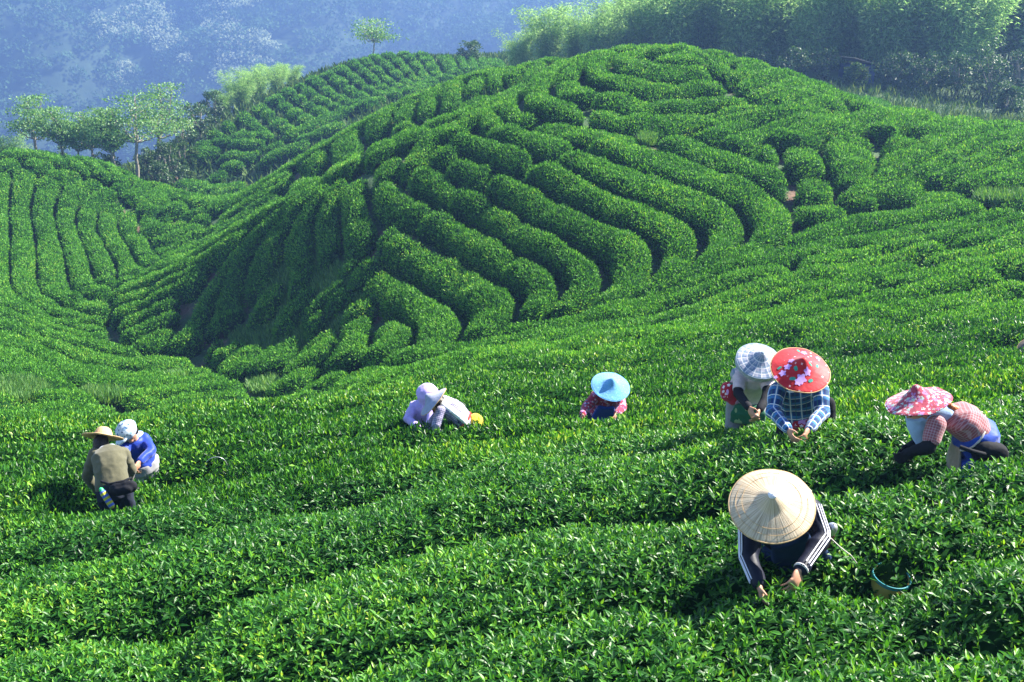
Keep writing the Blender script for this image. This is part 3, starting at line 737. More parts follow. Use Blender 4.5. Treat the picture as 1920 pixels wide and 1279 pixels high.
for i, (x, d, s_, wd) in enumerate([(1850, 99, 1.0, 'in the dark gap, left one'), (1895, 101, 1.05, 'in the dark gap, right one'), (1945, 97, 1.1, 'cut by the right edge of the picture'), (1240, 112, 1.1, 'in the second row above the hill top'), (1330, 112, 1.15, 'in the second row right of the hill top'), (1430, 112, 1.15, 'in the second row over the right flank'), (1530, 111, 1.2, 'in the second row behind the hut'), (1640, 110, 1.2, 'in the second row behind the bright culms'), (1740, 109, 1.2, 'in the second row at the right of the bright culms'), (1990, 104, 1.2, 'just beyond the right edge')]):
    bamboo(x, 96, d, s_, 'bamboo clump '+wd, i+2, G1, 1.2)
G2 = 'pale bamboo on the left slope of the far hill'
for i, (x, y, d, s_, wd) in enumerate([(12, 292, 94, .40, 'yellow green bamboo clump at the left edge of the picture'), (418, 215, 112, .34, 'pale bamboo clump lowest on the far hill edge'), (452, 196, 113, .42, 'pale bamboo clump above the dark shrubs of the far hill edge'), (482, 184, 115, .40, 'pale bamboo clump halfway up the far hill edge'), (520, 168, 117, .34, 'feathery bamboo clump high on the far hill edge'), (548, 150, 120, .28, 'small feathery bamboo topmost on the far hill edge')]):
    bamboo(x, y, d, s_, wd, i+1, G2, 1.3)
# ------------------------------------------------------------------ hut in the grove
def boxmesh(name, x0, x1, y0, y1, z0, z1):
    v = np.array([[x, y, z] for z in (z0, z1) for y in (y0, y1) for x in (x0, x1)]); f = np.array([[0, 2, 3, 1], [4, 5, 7, 6], [0, 1, 5, 4], [2, 6, 7, 3], [0, 4, 6, 2], [1, 3, 7, 5]])
    return npmesh(name, v, [f], [0], [False])
M_TAN = simple('weathered_roof', (.30, .22, .15), .7, (.45, .36, .27), 5); M_BLUE = simple('blue_tarp', (.02, .05, .14), .6, (.04, .08, .22), 4)
_p = unproj(1610, 92, 90); hut = bpy.data.objects.new('hut', None); COL.objects.link(hut); hut.location = (_p[0], _p[1], float(ground_exact(_p[0], _p[1]))); hut.rotation_euler[2] = .5
setp(hut, 'small field hut with a tan sloping roof and blue tarpaulin side under the bamboo', 'hut')
link('wall', boxmesh('wall', -1.1, 1.1, -.8, .8, 0, 1.5), [M_BLUE], hut); link('door', boxmesh('door', -.2, .45, -.83, -.802, 0, 1.3), [M_TAN], hut)
_v = np.array([[-1.4, -1.1, 2.0], [1.4, -1.1, 1.3], [1.4, 1.1, 1.3], [-1.4, 1.1, 2.0], [-1.4, -1.1, 2.06], [1.4, -1.1, 1.36], [1.4, 1.1, 1.36], [-1.4, 1.1, 2.06]])
link('roof', npmesh('roof', _v, [np.array([[3, 2, 1, 0], [4, 5, 6, 7], [0, 1, 5, 4], [1, 2, 6, 5], [2, 3, 7, 6], [3, 0, 4, 7]])], [0], [False]), [M_TAN], hut)
# ------------------------------------------------------------------ weeds and rough grass
def blades(P, L, wid=.09, up=.8, jit=.35):
    return leaves(P, np.tile([0, 0, 1.], (len(P), 1)), np.full(len(P), L), wid=wid, up=up, jit=jit)
def grass(px, py, rx, ry, n, L, label, dr, top=0.0, gr=None):
    a = RNG.uniform(0, 6.28, n); r = RNG.random(n)**.5
    P = cast(px+np.cos(a)*r*rx, py+np.sin(a)*r*ry, top=top, dmin=dr[0], dmax=dr[1]); P[:, 2] = ground_exact(P[:, 0], P[:, 1])+top-.05
    v, f, t = blades(P, L)
    setp(link('weedy_grass', npmesh('weedy_grass', v, f, [0], [False], {'tint': ('POINT', 'FLOAT', t)}), [M_GRS]), label, 'grass', gr, 'stuff')
grass(35, 742, 62, 20, 5000, .45, 'bright tuft of long grass among the tea at the left edge', (28, 50), .5)
grass(195, 746, 45, 10, 1800, .4, 'patch of long grass above the pair of pickers at the left', (28, 50), .5)
grass(335, 712, 18, 6, 600, .4, 'small yellow weed patch in the valley rows', (28, 50), .6)
grass(1214, 264, 18, 9, 1300, .32, 'light grass tuft in the gap below the rings of the round hill', (36, 55), .4)
grass(1880, 376, 55, 12, 2500, .4, 'dry grass patch among the rows at the right edge', (30, 50), .55)
grass(498, 728, 34, 16, 1800, .36, 'green weeds where the valley rows meet the near field', (30, 60), .12)
grass(1090, 600, 40, 8, 900, .35, 'yellowish grass in the crease between hill and slope', (28, 42), .1)
grass(590, 560, 90, 75, 9000, .38, 'dark overgrown weeds in the shaded hollow of the round hill', (34, 60), .15)
grass(520, 640, 90, 30, 4000, .36, 'dark weeds along the foot of the shaded flank', (34, 60), .1)
grass(270, 298, 50, 10, 2500, .5, 'sunny grass bank under the trees beside the path', (82, 100), .0)
n_ = 26000; _x = RNG.uniform(-2, 60, n_); _y = RNG.uniform(60, 92, n_); _P3 = np.stack([_x, _y, ground_exact(_x, _y)-.05], 1); _k = noise3(_P3, 2.6)+.5*noise3(_P3, 7) > -.35; _P3 = _P3[_k]
v_, f_, t_ = blades(_P3, .75, wid=.12, jit=.5)
setp(link('meadow_grass', npmesh('meadow_grass', v_, f_, [0], [False], {'tint': ('POINT', 'FLOAT', t_)}), [M_MEAD]), 'rough hazy grass slope between the tea crest and the bamboo', 'grass', kind='stuff')
n_ = 26000; _x = RNG.uniform(-62, 6, n_); _y = RNG.uniform(80, 158, n_); _P3 = np.stack([_x, _y, ground_exact(_x, _y)-.05], 1)
v_, f_, t_ = blades(_P3, .8, wid=.3, jit=.6)
setp(link('hill_scrub', npmesh('hill_scrub', v_, f_, [0], [False], {'tint': ('POINT', 'FLOAT', t_)}), [M_MEAD]), 'low green scrub on the banks round the far hill and the valley edge', 'scrub', kind='stuff')
# dirt path by the trees
def path():
    pp = np.array([(232, 326), (258, 320), (280, 311), (300, 301), (330, 296)], float); Q = cast(pp[:, 0], pp[:, 1], top=0, dmin=82, dmax=96)
    R = resample(Q[:, :2], .5); T = nrm(np.gradient(R, axis=0)); N = np.stack([-T[:, 1], T[:, 0]], 1); o = np.linspace(-1, 1, 5)
    X = R[:, None, 0]+N[:, None, 0]*o; Y = R[:, None, 1]+N[:, None, 1]*o; Z = ground_exact(X, Y)+.06; n, m = X.shape; a = (np.arange(n-1)[:, None]*m+np.arange(m-1)).ravel()
    return npmesh('path', np.stack([X, Y, Z], -1).reshape(-1, 3), [np.stack([a, a+1, a+m+1, a+m], 1)], [0], [True])
setp(link('path', path(), [simple('dirt', (.2, .13, .09), .9, (.34, .25, .19), 4, .3)]), kind='structure')
# ------------------------------------------------------------------ the air
hm = bpy.data.materials.new('haze'); hm.use_nodes = True; nt = hm.node_tree; nt.nodes.remove(nt.nodes['Principled BSDF'])
pv = nd(nt, 'ShaderNodeVolumePrincipled'); pv.inputs['Color'].default_value = (.235, .405, .83, 1); pv.inputs['Density'].default_value = .00092; pv.inputs['Anisotropy'].default_value = .35
nt.links.new(pv.outputs[0], nt.nodes['Material Output'].inputs['Volume'])
setp(link('haze', boxmesh('haze', -1200, 1200, -30, 1400, -330, 64), [hm]), kind='stuff', label='pale blue morning haze filling the valley', cat='haze')

# ------------------------------------------------------------------ people: joints are surveyed from the photograph (pixel, pixel, metres nearer/farther than the hips)
def v3(*a): return np.array(a, float)
def capsule(p, q, r0, r1, flat=None, fl=1.0, seg=14, rings=3):
    """tapered limb with round ends; flat = direction in which the section is scaled by fl"""
    p = np.asarray(p, float); q = np.asarray(q, float); ax = q-p; Ln = np.linalg.norm(ax); ax = ax/max(Ln, 1e-6)
    ref = np.asarray(flat, float) if flat is not None else (v3(0, 0, 1) if abs(ax[2]) < .9 else v3(1, 0, 0))
    a = ref-ax*ref.dot(ax); a = a/max(np.linalg.norm(a), 1e-6); b = np.cross(ax, a)
    if flat is None: fl = 1.0
    st = [(-r0*math.cos(t), r0*math.sin(t)) for t in np.linspace(0.12, math.pi/2, rings+1)] + [(Ln+r1*math.sin(t), r1*math.cos(t)) for t in np.linspace(0, math.pi/2-.12, rings+1)]
    th = np.linspace(0, 2*math.pi, seg, endpoint=False)
    V = np.concatenate([p+ax*h+r*(np.cos(th)[:, None]*a*fl+np.sin(th)[:, None]*b) for h, r in st])
    n = len(st); F_ = [[i*seg+j, i*seg+(j+1) % seg, (i+1)*seg+(j+1) % seg, (i+1)*seg+j] for i in range(n-1) for j in range(seg)]
    return V, F_, [list(range(seg))[::-1], [(n-1)*seg+j for j in range(seg)]]
def loft(cs, seg=22):
    """closed skin over elliptical sections (centre, axis a, axis b)"""
    th = np.linspace(0, 2*math.pi, seg, endpoint=False)
    V = np.concatenate([np.asarray(c)+np.cos(th)[:, None]*np.asarray(a)+np.sin(th)[:, None]*np.asarray(b) for c, a, b in cs]); n = len(cs)
    F_ = [[i*seg+j, i*seg+(j+1) % seg, (i+1)*seg+(j+1) % seg, (i+1)*seg+j] for i in range(n-1) for j in range(seg)]
    return V, F_, [list(range(seg))[::-1], [(n-1)*seg+j for j in range(seg)]]
def ellip(c, ax, ay, az, seg=16, rg=9):
    c = np.asarray(c, float); cs = []
    for t in np.linspace(.1, math.pi-.1, rg): cs.append((c-np.asarray(az)*math.cos(t), np.asarray(ax)*math.sin(t), np.asarray(ay)*math.sin(t)))
    return loft(cs, seg)
def fuse(prims, voxel, smooth=3):
    """one continuous surface round all the pieces"""
    me = bpy.data.meshes.new('tmp'); V = []; Fs = []; b = 0
    for v, f, c in prims:
        V.append(v); Fs += [[i+b for i in k] for k in f+c]; b += len(v)
    me.from_pydata(np.concatenate(V).tolist(), [], Fs); bm = bmesh.new(); bm.from_mesh(me); bmesh.ops.recalc_face_normals(bm, faces=bm.faces); bm.to_mesh(me); bm.free()
    o = bpy.data.objects.new('tmp', me); COL.objects.link(o)
    m = o.modifiers.new('r', 'REMESH'); m.mode = 'VOXEL'; m.voxel_size = voxel; m.use_smooth_shade = True
    if smooth: s = o.modifiers.new('s', 'SMOOTH'); s.iterations = smooth; s.factor = .5
    dg = bpy.context.evaluated_depsgraph_get(); ev = o.evaluated_get(dg); out = bpy.data.meshes.new_from_object(ev)
    n = len(out.vertices); VV = np.empty(n*3); out.vertices.foreach_get('co', VV)
    bpy.data.objects.remove(o); bpy.data.meshes.remove(me); return out, VV.reshape(-1, 3)
def finish(me, V, bones=None, wrinkle=0, seed=0, name='cloth'):
    """wrinkles along the normals and cloth coordinates (round the limb, along the limb) for woven patterns"""
    if wrinkle:
        N = np.empty(len(V)*3); me.vertices.foreach_get('normal', N); N = N.reshape(-1, 3)
        Q = V*[1, 1, .7]+seed; w_ = noise3(Q, .11)+.5*noise3(Q, .05); w2 = 1-np.abs(noise3(V*[1, 1, 1.7]+seed*2+3, .13))*2
        V = V+N*(wrinkle*(w_*.6+w2*.6))[:, None]
    me.vertices.foreach_set('co', np.ascontiguousarray(V, dtype=np.float32).ravel())
    if bones:
        best = np.full(len(V), 9e9); U = np.zeros((len(V), 3))
        for k, (p, q, sd) in enumerate(bones):
            p = np.asarray(p); q = np.asarray(q); ax = q-p; L = np.linalg.norm(ax); ax = ax/L; t = np.clip((V-p)@ax, 0, L); D = V-(p+t[:, None]*ax); dist = np.linalg.norm(D, axis=1)-(0 if k else .06)
            sd = np.asarray(sd)-ax*ax.dot(sd); sd = sd/np.linalg.norm(sd); up = np.cross(ax, sd)
            u = (D@sd) if k == 0 else np.arctan2(D@up, D@sd)*.06
            m = dist < best; best[m] = dist[m]; U[m, 0] = u[m]; U[m, 1] = ((V-p)@ax)[m]
        a = me.attributes.new('cuv', 'FLOAT_VECTOR', 'POINT'); a.data.foreach_set('vector', np.ascontiguousarray(U, dtype=np.float32).ravel())
    me.polygons.foreach_set('use_smooth', np.ones(len(me.polygons), bool)); me.name = name; me.update(); return me
# --- fabrics
def fabric(name, base, rough=.85, stripes=None, spots=None, bump=True, attr='cuv', sheen=.2):
    """stripes: [(axis, period, duty, phase, colour)], spots: [(scale, radius, petals, colour)] real printed patterns"""
    m, nt, p = mat(name); L = nt.links; cur = None
    rgb = nd(nt, 'ShaderNodeRGB'); rgb.outputs[0].default_value = (*base, 1); cur = rgb.outputs[0]
    def mixin(fac, col, k=1.0, mode='MIX'):
        nonlocal cur
        x = nd(nt, 'ShaderNodeMix', data_type='RGBA', blend_type=mode); f = nd(nt, 'ShaderNodeMath', operation='MULTIPLY'); L.new(fac, f.inputs[0]); f.inputs[1].default_value = k
        L.new(f.outputs[0], x.inputs[0]); L.new(cur, x.inputs[6]); x.inputs[7].default_value = (*col, 1); cur = x.outputs[2]
    tc = nd(nt, 'ShaderNodeTexCoord')
    if stripes:
        at = nd(nt, 'ShaderNodeAttribute', attribute_name=attr); sp = nd(nt, 'ShaderNodeSeparateXYZ'); L.new(at.outputs['Vector'], sp.inputs[0])
        for ax, per, duty, ph_, col, k in stripes:
            a = nd(nt, 'ShaderNodeMath', operation='MULTIPLY_ADD'); L.new(sp.outputs[ax], a.inputs[0]); a.inputs[1].default_value = 1/per; a.inputs[2].default_value = ph_+50
            fr = nd(nt, 'ShaderNodeMath', operation='FRACT'); L.new(a.outputs[0], fr.inputs[0]); lt = nd(nt, 'ShaderNodeMath', operation='LESS_THAN'); L.new(fr.outputs[0], lt.inputs[0]); lt.inputs[1].default_value = duty
            mixin(lt.outputs[0], col, k)
    for sc_, rad, pet, col in spots or []:
        vo = nd(nt, 'ShaderNodeTexVoronoi'); vo.inputs['Scale'].default_value = sc_; vo.inputs['Randomness'].default_value = .9; mp = nd(nt, 'ShaderNodeMapping'); mp.inputs['Location'].default_value = (sc_*.37, rad*9, sc_*.11); L.new(tc.outputs['Object'], mp.inputs[0]); L.new(mp.outputs[0], vo.inputs['Vector'])
        sb = nd(nt, 'ShaderNodeVectorMath', operation='SUBTRACT'); s2 = nd(nt, 'ShaderNodeVectorMath', operation='SCALE'); s2.inputs['Scale'].default_value = 1
        L.new(mp.outputs[0], sb.inputs[0]); L.new(vo.outputs['Position'], sb.inputs[1]); sx = nd(nt, 'ShaderNodeSeparateXYZ'); L.new(sb.outputs[0], sx.inputs[0])
        an = nd(nt, 'ShaderNodeMath', operation='ARCTAN2'); L.new(sx.outputs[1], an.inputs[0]); L.new(sx.outputs[0], an.inputs[1])
        mu = nd(nt, 'ShaderNodeMath', operation='MULTIPLY'); L.new(an.outputs[0], mu.inputs[0]); mu.inputs[1].default_value = pet
        cs = nd(nt, 'ShaderNodeMath', operation='COSINE'); L.new(mu.outputs[0], cs.inputs[0]); ma = nd(nt, 'ShaderNodeMath', operation='MULTIPLY_ADD'); L.new(cs.outputs[0], ma.inputs[0]); ma.inputs[1].default_value = rad*.22; ma.inputs[2].default_value = rad
        lt = nd(nt, 'ShaderNodeMath', operation='LESS_THAN'); L.new(vo.outputs['Distance'], lt.inputs[0]); L.new(ma.outputs[0], lt.inputs[1]); mixin(lt.outputs[0], col)
    n = nd(nt, 'ShaderNodeTexNoise'); n.inputs['Scale'].default_value = 28; n.inputs['Detail'].default_value = 5; L.new(tc.outputs['Object'], n.inputs['Vector'])
    x = nd(nt, 'ShaderNodeMix', data_type='RGBA', blend_type='MULTIPLY'); x.inputs[0].default_value = 1; L.new(cur, x.inputs[6]); L.new(ramp(nt, [(.3, (.8, .8, .8)), (.7, (1, 1, 1))], n.outputs[0]), x.inputs[7])
    L.new(x.outputs[2], p.inputs['Base Color']); p.inputs['Roughness'].default_value = rough; p.inputs['Specular IOR Level'].default_value = .2; p.inputs['Sheen Weight'].default_value = sheen
    if bump:
        b = nd(nt, 'ShaderNodeBump'); b.inputs['Strength'].default_value = .5; b.inputs['Distance'].default_value = .006; L.new(n.outputs[0], b.inputs['Height']); L.new(b.outputs[0], p.inputs['Normal'])
    return m
M_SKIN = simple('skin', (.42, .21, .13), .55, (.50, .27, .18), 20); M_HAIR = simple('dark_hair', (.012, .009, .008), .45, (.03, .022, .018), 40, .4); M_EYE = simple('eye', (.02, .015, .012), .2)
M_OLIVE = fabric('olive_jersey', (.105, .10, .06)); M_NAVYP = fabric('dark_trousers', (.022, .028, .05), sheen=0); M_BLACK = fabric('black_cloth', (.012, .013, .018), sheen=0)
M_BLUE2 = fabric('royal_blue_jacket', (.012, .045, .36), rough=.5); M_LAV = fabric('lavender_cloth', (.50, .40, .78)); M_WHITE = fabric('white_cloth', (.84, .84, .86))
M_CHK = fabric('blue_white_check', (.50, .46, .58), stripes=[(0, .022, .5, 0, (.07, .07, .22), .6), (1, .022, .5, 0, (.07, .07, .22), .6)])
M_REDCHK = fabric('red_white_check', (.30, .085, .10), stripes=[(0, .019, .3, 0, (.50, .36, .40), .5), (1, .019, .3, 0, (.50, .36, .40), .5)])
M_PLAID = fabric('blue_plaid', (.012, .04, .16), stripes=[(0, .085, .3, .1, (.04, .16, .42), .8), (1, .085, .3, 0, (.05, .2, .5), .8), (0, .085, .1, 0, (.75, .8, .85), .9), (1, .085, .1, .15, (.75, .8, .85), .9), (0, .085, .05, .5, (.02, .18, .12), .9)])
M_FLOR = fabric('red_floral_blouse', (.36, .025, .07), spots=[(14, .32, 5, (.45, .2, .5)), (22, .26, 5, (.7, .5, .6)), (19, .24, 4, (.04, .10, .24))])
M_REDF = fabric('red_floral_cloth', (.42, .012, .03), spots=[(8, .30, 5, (.62, .3, .6)), (17, .25, 5, (.85, .7, .75)), (12, .2, 3, (.05, .22, .14))])
M_PINK = fabric('pale_pink_shirt', (.62, .50, .52)); M_GREEN = fabric('green_apron', (.02, .13, .07), spots=[(9, .3, 4, (.3, .4, .2))]); M_APR = fabric('blue_apron', (.012, .06, .42), rough=.6)
M_TRACK = fabric('black_track_jacket', (.008, .010, .024), rough=.55, sheen=0); M_STRIPE = simple('white_stripe', (.72, .72, .82), .7)
M_DNAVY = fabric('navy_apron', (.014, .035, .10), sheen=0); M_SCARF = fabric('light_blue_scarf', (.36, .52, .78)); M_CAMO = fabric('blue_camo_cap', (.50, .60, .70), spots=[(13, .34, 3, (.08, .16, .34)), (19, .3, 2, (.22, .36, .5)), (24, .22, 3, (.03, .07, .15))])
M_GREYP = fabric('grey_plaid_cloth', (.36, .37, .46), stripes=[(0, .06, .3, 0, (.22, .30, .42), .6), (1, .06, .3, 0, (.22, .30, .38), .6), (0, .06, .08, .5, (.75, .72, .7), .7), (1, .06, .08, .5, (.75, .72, .7), .7)])
M_GPH = fabric('grey_plaid_hat', (.36, .37, .46), stripes=[(0, .5, .4, 0, (.14, .20, .34), .75), (1, .5, .35, 0, (.14, .22, .32), .75), (0, .5, .12, .6, (.70, .68, .70), .8), (1, .5, .12, .6, (.70, .68, .70), .8)])
M_STRAW = None
def strawmat(name, c1, c2, c3):
    m, nt, p = mat(name); L = nt.links; at = nd(nt, 'ShaderNodeAttribute', attribute_name='cuv'); mp = nd(nt, 'ShaderNodeMapping'); mp.inputs['Scale'].default_value = (15, .45, 1); L.new(at.outputs['Vector'], mp.inputs[0])
    n = nd(nt, 'ShaderNodeTexNoise'); n.inputs['Scale'].default_value = 1; n.inputs['Detail'].default_value = 5; n.inputs['Roughness'].default_value = .6; L.new(mp.outputs[0], n.inputs['Vector'])
    L.new(ramp(nt, [(.28, c1), (.5, c2), (.72, c3)], n.outputs[0]), p.inputs['Base Color']); p.inputs['Roughness'].default_value = .65
    b = nd(nt, 'ShaderNodeBump'); b.inputs['Strength'].default_value = .7; b.inputs['Distance'].default_value = .004; L.new(n.outputs[0], b.inputs['Height']); L.new(b.outputs[0], p.inputs['Normal']); return m
M_STRAW = strawmat('pale_straw', (.20, .14, .085), (.50, .40, .27), (.70, .60, .44)); M_STRAW2 = strawmat('tan_straw', (.22, .13, .06), (.46, .31, .16), (.66, .48, .27)); M_DSTRAW = strawmat('dark_straw', (.05, .035, .03), (.11, .08, .06), (.2, .15, .1))
M_RIM = simple('bamboo_rim', (.42, .27, .13), .6, (.6, .42, .22), 30); M_BHAT = fabric('light_blue_hat', (.13, .37, .70), spots=[(60, .3, 4, (.26, .52, .80))], attr='cuv')
M_FHAT = fabric('floral_hat_cloth', (.40, .05, .09), spots=[(17, .36, 4, (.42, .18, .42)), (23, .34, 5, (.40, .55, .50)), (30, .28, 5, (.72, .45, .5)), (38, .25, 4, (.30, .02, .06))]); M_GHAT = fabric('grey_blue_hat', (.30, .33, .46)); M_UNDER = simple('hat_underside', (.30, .22, .14), .8, (.42, .32, .2), 30)
M_RED = fabric('big_floral_hat_cloth', (.50, .012, .022), rough=.55, spots=[(17, .15, 5, (.72, .45, .48))]); M_VIO = simple('violet_petal', (.42, .22, .62), .8, (.62, .42, .78), 30); M_LEAFP = simple('printed_leaf', (.03, .22, .18), .8, (.06, .34, .26), 30)
CONE = [(.004, .135), (.02, .128), (.045, .102), (.075, .070), (.11, .045), (.16, .022), (.21, .004), (.235, -.004)]
BUMP = [(.004, .118), (.022, .112), (.05, .088), (.078, .060), (.092, .050), (.12, .042), (.17, .026), (.215, .008), (.235, -.002)]
BRIM = [(.004, .112), (.04, .108), (.07, .088), (.09, .05), (.10, .018), (.13, .006), (.17, .0), (.205, -.004), (.212, .002)]
def hatmesh(name, prof, R, wob=.006, seed=0, seg=72, dent=0, key='hat'):
    """a real hat: outside, underside and thickness, apex at +Z"""
    pr = np.array(prof)*[R/prof[-1][0], R/prof[-1][0]]; t = np.concatenate([[0], np.cumsum(np.hypot(*np.diff(pr, axis=0).T))]); ts = np.linspace(0, t[-1], 22)
    r = np.interp(ts, t, pr[:, 0]); z = np.interp(ts, t, pr[:, 1]); th = np.linspace(0, 2*math.pi, seg, endpoint=False)
    X = r[:, None]*np.cos(th); Y = r[:, None]*np.sin(th); Z = np.repeat(z[:, None], seg, 1)
    Q = np.stack([X+seed, Y, Z*0], -1); Z = Z+wob*noise3(Q, .09)*(r[:, None]/R)+wob*1.6*noise3(Q*[1, 1, 1]+5, .22)*(r[:, None]/R)**2
    V1 = np.stack([X, Y, Z], -1).reshape(-1, 3); V2 = V1-[0, 0, .006]; n = len(r)
    a = (np.arange(n-1)[:, None]*seg+np.arange(seg)).ravel(); b = (np.arange(n-1)[:, None]*seg+(np.arange(seg)+1) % seg).ravel()
    top = np.stack([a, a+seg, b+seg, b], 1); bot = top[:, ::-1]+n*seg; e = (n-1)*seg+np.arange(seg); e2 = (n-1)*seg+(np.arange(seg)+1) % seg; rim = np.stack([e, e+n*seg, e2+n*seg, e2], 1)
    ap = np.arange(seg)[None]
    cu = np.zeros((2, n, seg, 3)); cu[..., 0] = (th/2/math.pi*8); cu[..., 1] = r[:, None]*10
    me = npmesh(name, np.concatenate([V1, V2]), [top, bot, rim, np.arange(0, seg)[None]], [0, 1, 0, 0], [True, True, False, False], {'cuv': ('POINT', 'FLOAT_VECTOR', cu.reshape(-1, 3))})
    return me
def rimtube(R, z, rad, wob=.006, seed=0):
    th = np.linspace(0, 2*math.pi, 73); P = np.stack([R*np.cos(th), R*np.sin(th), np.full(73, z)], 1); Q = np.stack([P[:, 0]+seed, P[:, 1], P[:, 2]*0], -1); P[:, 2] += wob*noise3(Q, .09)+wob*1.6*noise3(Q+5, .22)
    v, f = tubes([(P, rad)], 8); return npmesh('rim', v, [f], [0], [True])
def orient(o, c, axis, spin=0):
    q = Vector(axis).to_track_quat('Z', 'Y'); o.matrix_basis = Matrix.Translation(Vector(c)) @ q.to_matrix().to_4x4() @ Matrix.Rotation(spin, 4, 'Z')
def azel(az, el):
    a, e = math.radians(az), math.radians(el); return v3(math.sin(a)*math.cos(e), math.cos(a)*math.cos(e), math.sin(e))
def hand(wr, d, palm, r=.0078):
    """palm, four unequal bent fingers and a thumb from the side of the palm; d = forearm direction, palm = way the palm faces"""
    d = d/np.linalg.norm(d); palm = palm-d*d.dot(palm); palm = palm/np.linalg.norm(palm); s = np.cross(d, palm); out = []
    out.append(ellip(wr+d*.045, s*.042, palm*.017, d*.056, 14, 8))
    for k, ln in enumerate((.068, .078, .072, .056)):
        b = wr+d*.083+s*(.032-.0213*k); c1 = b+d*ln*.45+palm*.012; c2 = c1+d*ln*.28+palm*.022; c3 = c2+d*ln*.10+palm*.020
        out += [capsule(b, c1, r*1.05, r, seg=8, rings=2), capsule(c1, c2, r, r*.9, seg=8, rings=2), capsule(c2, c3, r*.9, r*.8, seg=8, rings=2)]
    t0 = wr+d*.03+s*.034; t1 = t0+d*.032+s*.022+palm*.016; t2 = t1+d*.026+palm*.014
    return out+[capsule(t0, t1, .012, .010, seg=8, rings=2), capsule(t1, t2, .010, .008, seg=8, rings=2)]
def person(label, hatpos, d0, J, face_az, hat_ax, top, bottom, vox=.011, sleeve='long', cover=None, glove=None, group='tea pickers bent over the rows', seed=0, hair=True, width=1.0):
    """returns the root Empty and a dict of joints in metres"""
    P = {k: unproj(a, b, d0+c) for k, (a, b, c) in J.items()}
    gz = float(ground_exact(P['hip'][0], P['hip'][1])); org = v3(P['hip'][0], P['hip'][1], gz)
    root = bpy.data.objects.new('person', None); COL.objects.link(root); root.location = org; setp(root, label, 'person', group)
    if hatpos: P['head'] = unproj(hatpos[0], hatpos[1], d0+hatpos[2])-nrm(np.array(hat_ax))*.088
    for k in P: P[k] = P[k]-org
    fw = azel(face_az, 0); hip, neck, head = P['hip'], P['neck'], P['head']; up = neck-hip; Lt = np.linalg.norm(up); up = up/Lt; side = P['sR']-P['sL']; shw = np.linalg.norm(side); side = side-up*up.dot(side); side = side/np.linalg.norm(side)
    back = np.cross(side, up); back = back if back.dot(fw) < 0 or (abs(back.dot(fw)) < .3 and back[2] > 0) else -back
    print('  person', label[:28], 'hip h %.2f torso %.2f shoulders %.2f arms %s' % (hip[2], Lt, shw, [round(float(np.linalg.norm(P[a]-P[b])), 2) for a, b in (('sL', 'eL'), ('eL', 'hL'), ('sR', 'eR'), ('eR', 'hR'))]))
    sec = [(-.06, .15, .105, -.0), (.0, .168, .12, .0), (.14, .160, .115, .02), (.32, .155, .11, .035), (.55, .165, .115, .045), (.78, .170, .105, .035), (.93, .125, .082, .01), (1.02, .06, .055, -.0)]
    def torso(inf): return loft([(hip+up*Lt*t+back*bk, side*(a*width+inf), back*(b+inf)) for t, a, b, bk in sec])
    hu = nrm(np.array(hat_ax)); hf = fw-hu*hu.dot(fw); hf = hf/np.linalg.norm(hf); hs = np.cross(hf, hu)
    arms = []; 
    for s_ in 'LR':
        a, b, c = P['s'+s_], P['e'+s_], P['h'+s_]; arms.append((a, b, c))
    legs = []
    for s_ in (-1, 1):
        hs_ = hip+side*s_*.09; ft = v3(hip[0], hip[1], 0)*0+v3(side[0], side[1], 0)*s_*.13+fw*.02; ft[2] = .05; kn = (hs_+ft)/2+fw*(.05+.25*max(0, .86-hip[2])); legs.append((hs_, kn, ft))
    # body: one continuous skin
    pr = [torso(-.012), ellip(head, hs*.073, hf*.092, hu*.112), capsule(neck-up*.03, head-hu*.05, .052, .050), ellip(head+hf*.086-hu*.012, hs*.013, hf*.022, hu*.024, 8, 5), ellip(head+hf*.078-hu*.055, hs*.022, hf*.016, hu*.010, 8, 5), ellip(head+hf*.06-hu*.09, hs*.034, hf*.03, hu*.024, 8, 5)]
    for s_ in (-1, 1): pr.append(ellip(head+hs*s_*.074-hu*.01-hf*.008, hs*.011, hf*.018, hu*.03, 8, 5))
    for a, b, c in arms:
        dv = nrm(c-b); pr += [capsule(a, b, .047, .038), capsule(b, c, .038, .026, None)]
        pr += hand(c, nrm(dv+v3(0, 0, -.35)), nrm(fw*.0-side*(1 if a is arms[1][0] else -1)+v3(0, 0, -.2)))
    for a, b, c in legs: pr += [capsule(a, b, .078, .052), capsule(b, c, .05, .036), capsule(c, c+fw*.15-v3(0, 0, .015), .036, .03)]
    bones = [(hip, neck, side)]+[(a, b, side) for a, b, c in arms]+[(b, c, side) for a, b, c in arms]
    me, V = fuse(pr, vox*.8); link('body', finish(me, V, name='body'), [M_SKIN], root)
    for s_ in (-1, 1):
        e_ = ellip(head+hf*.083+hs*s_*.03+hu*.004, hs*.012, hf*.010, hu*.007, 8, 5); link('eye', npmesh('eye', e_[0], [np.array(e_[1])], [0], [True]), [M_EYE], root)
    if hair:
        me, V = fuse([ellip(head-hf*.022+hu*.012, hs*.081, hf*.090, hu*.113), ellip(head-hf*.05-hu*.05, hs*.066, hf*.05, hu*.06)], .009); link('hair', finish(me, V, wrinkle=.003, name='hair'), [M_HAIR], root)
    pr = [torso(.014)]
    for a, b, c in arms:
        if sleeve == 'long': pr += [capsule(a, b, .068, .055), capsule(b, b+(c-b)*.93, .055, .040)]
        elif sleeve == 'short': pr += [capsule(a, a+(b-a)*.62, .072, .064)]
    me, V = fuse(pr, vox); link('shirt', finish(me, V, bones, .011, seed, 'shirt'), [top], root)
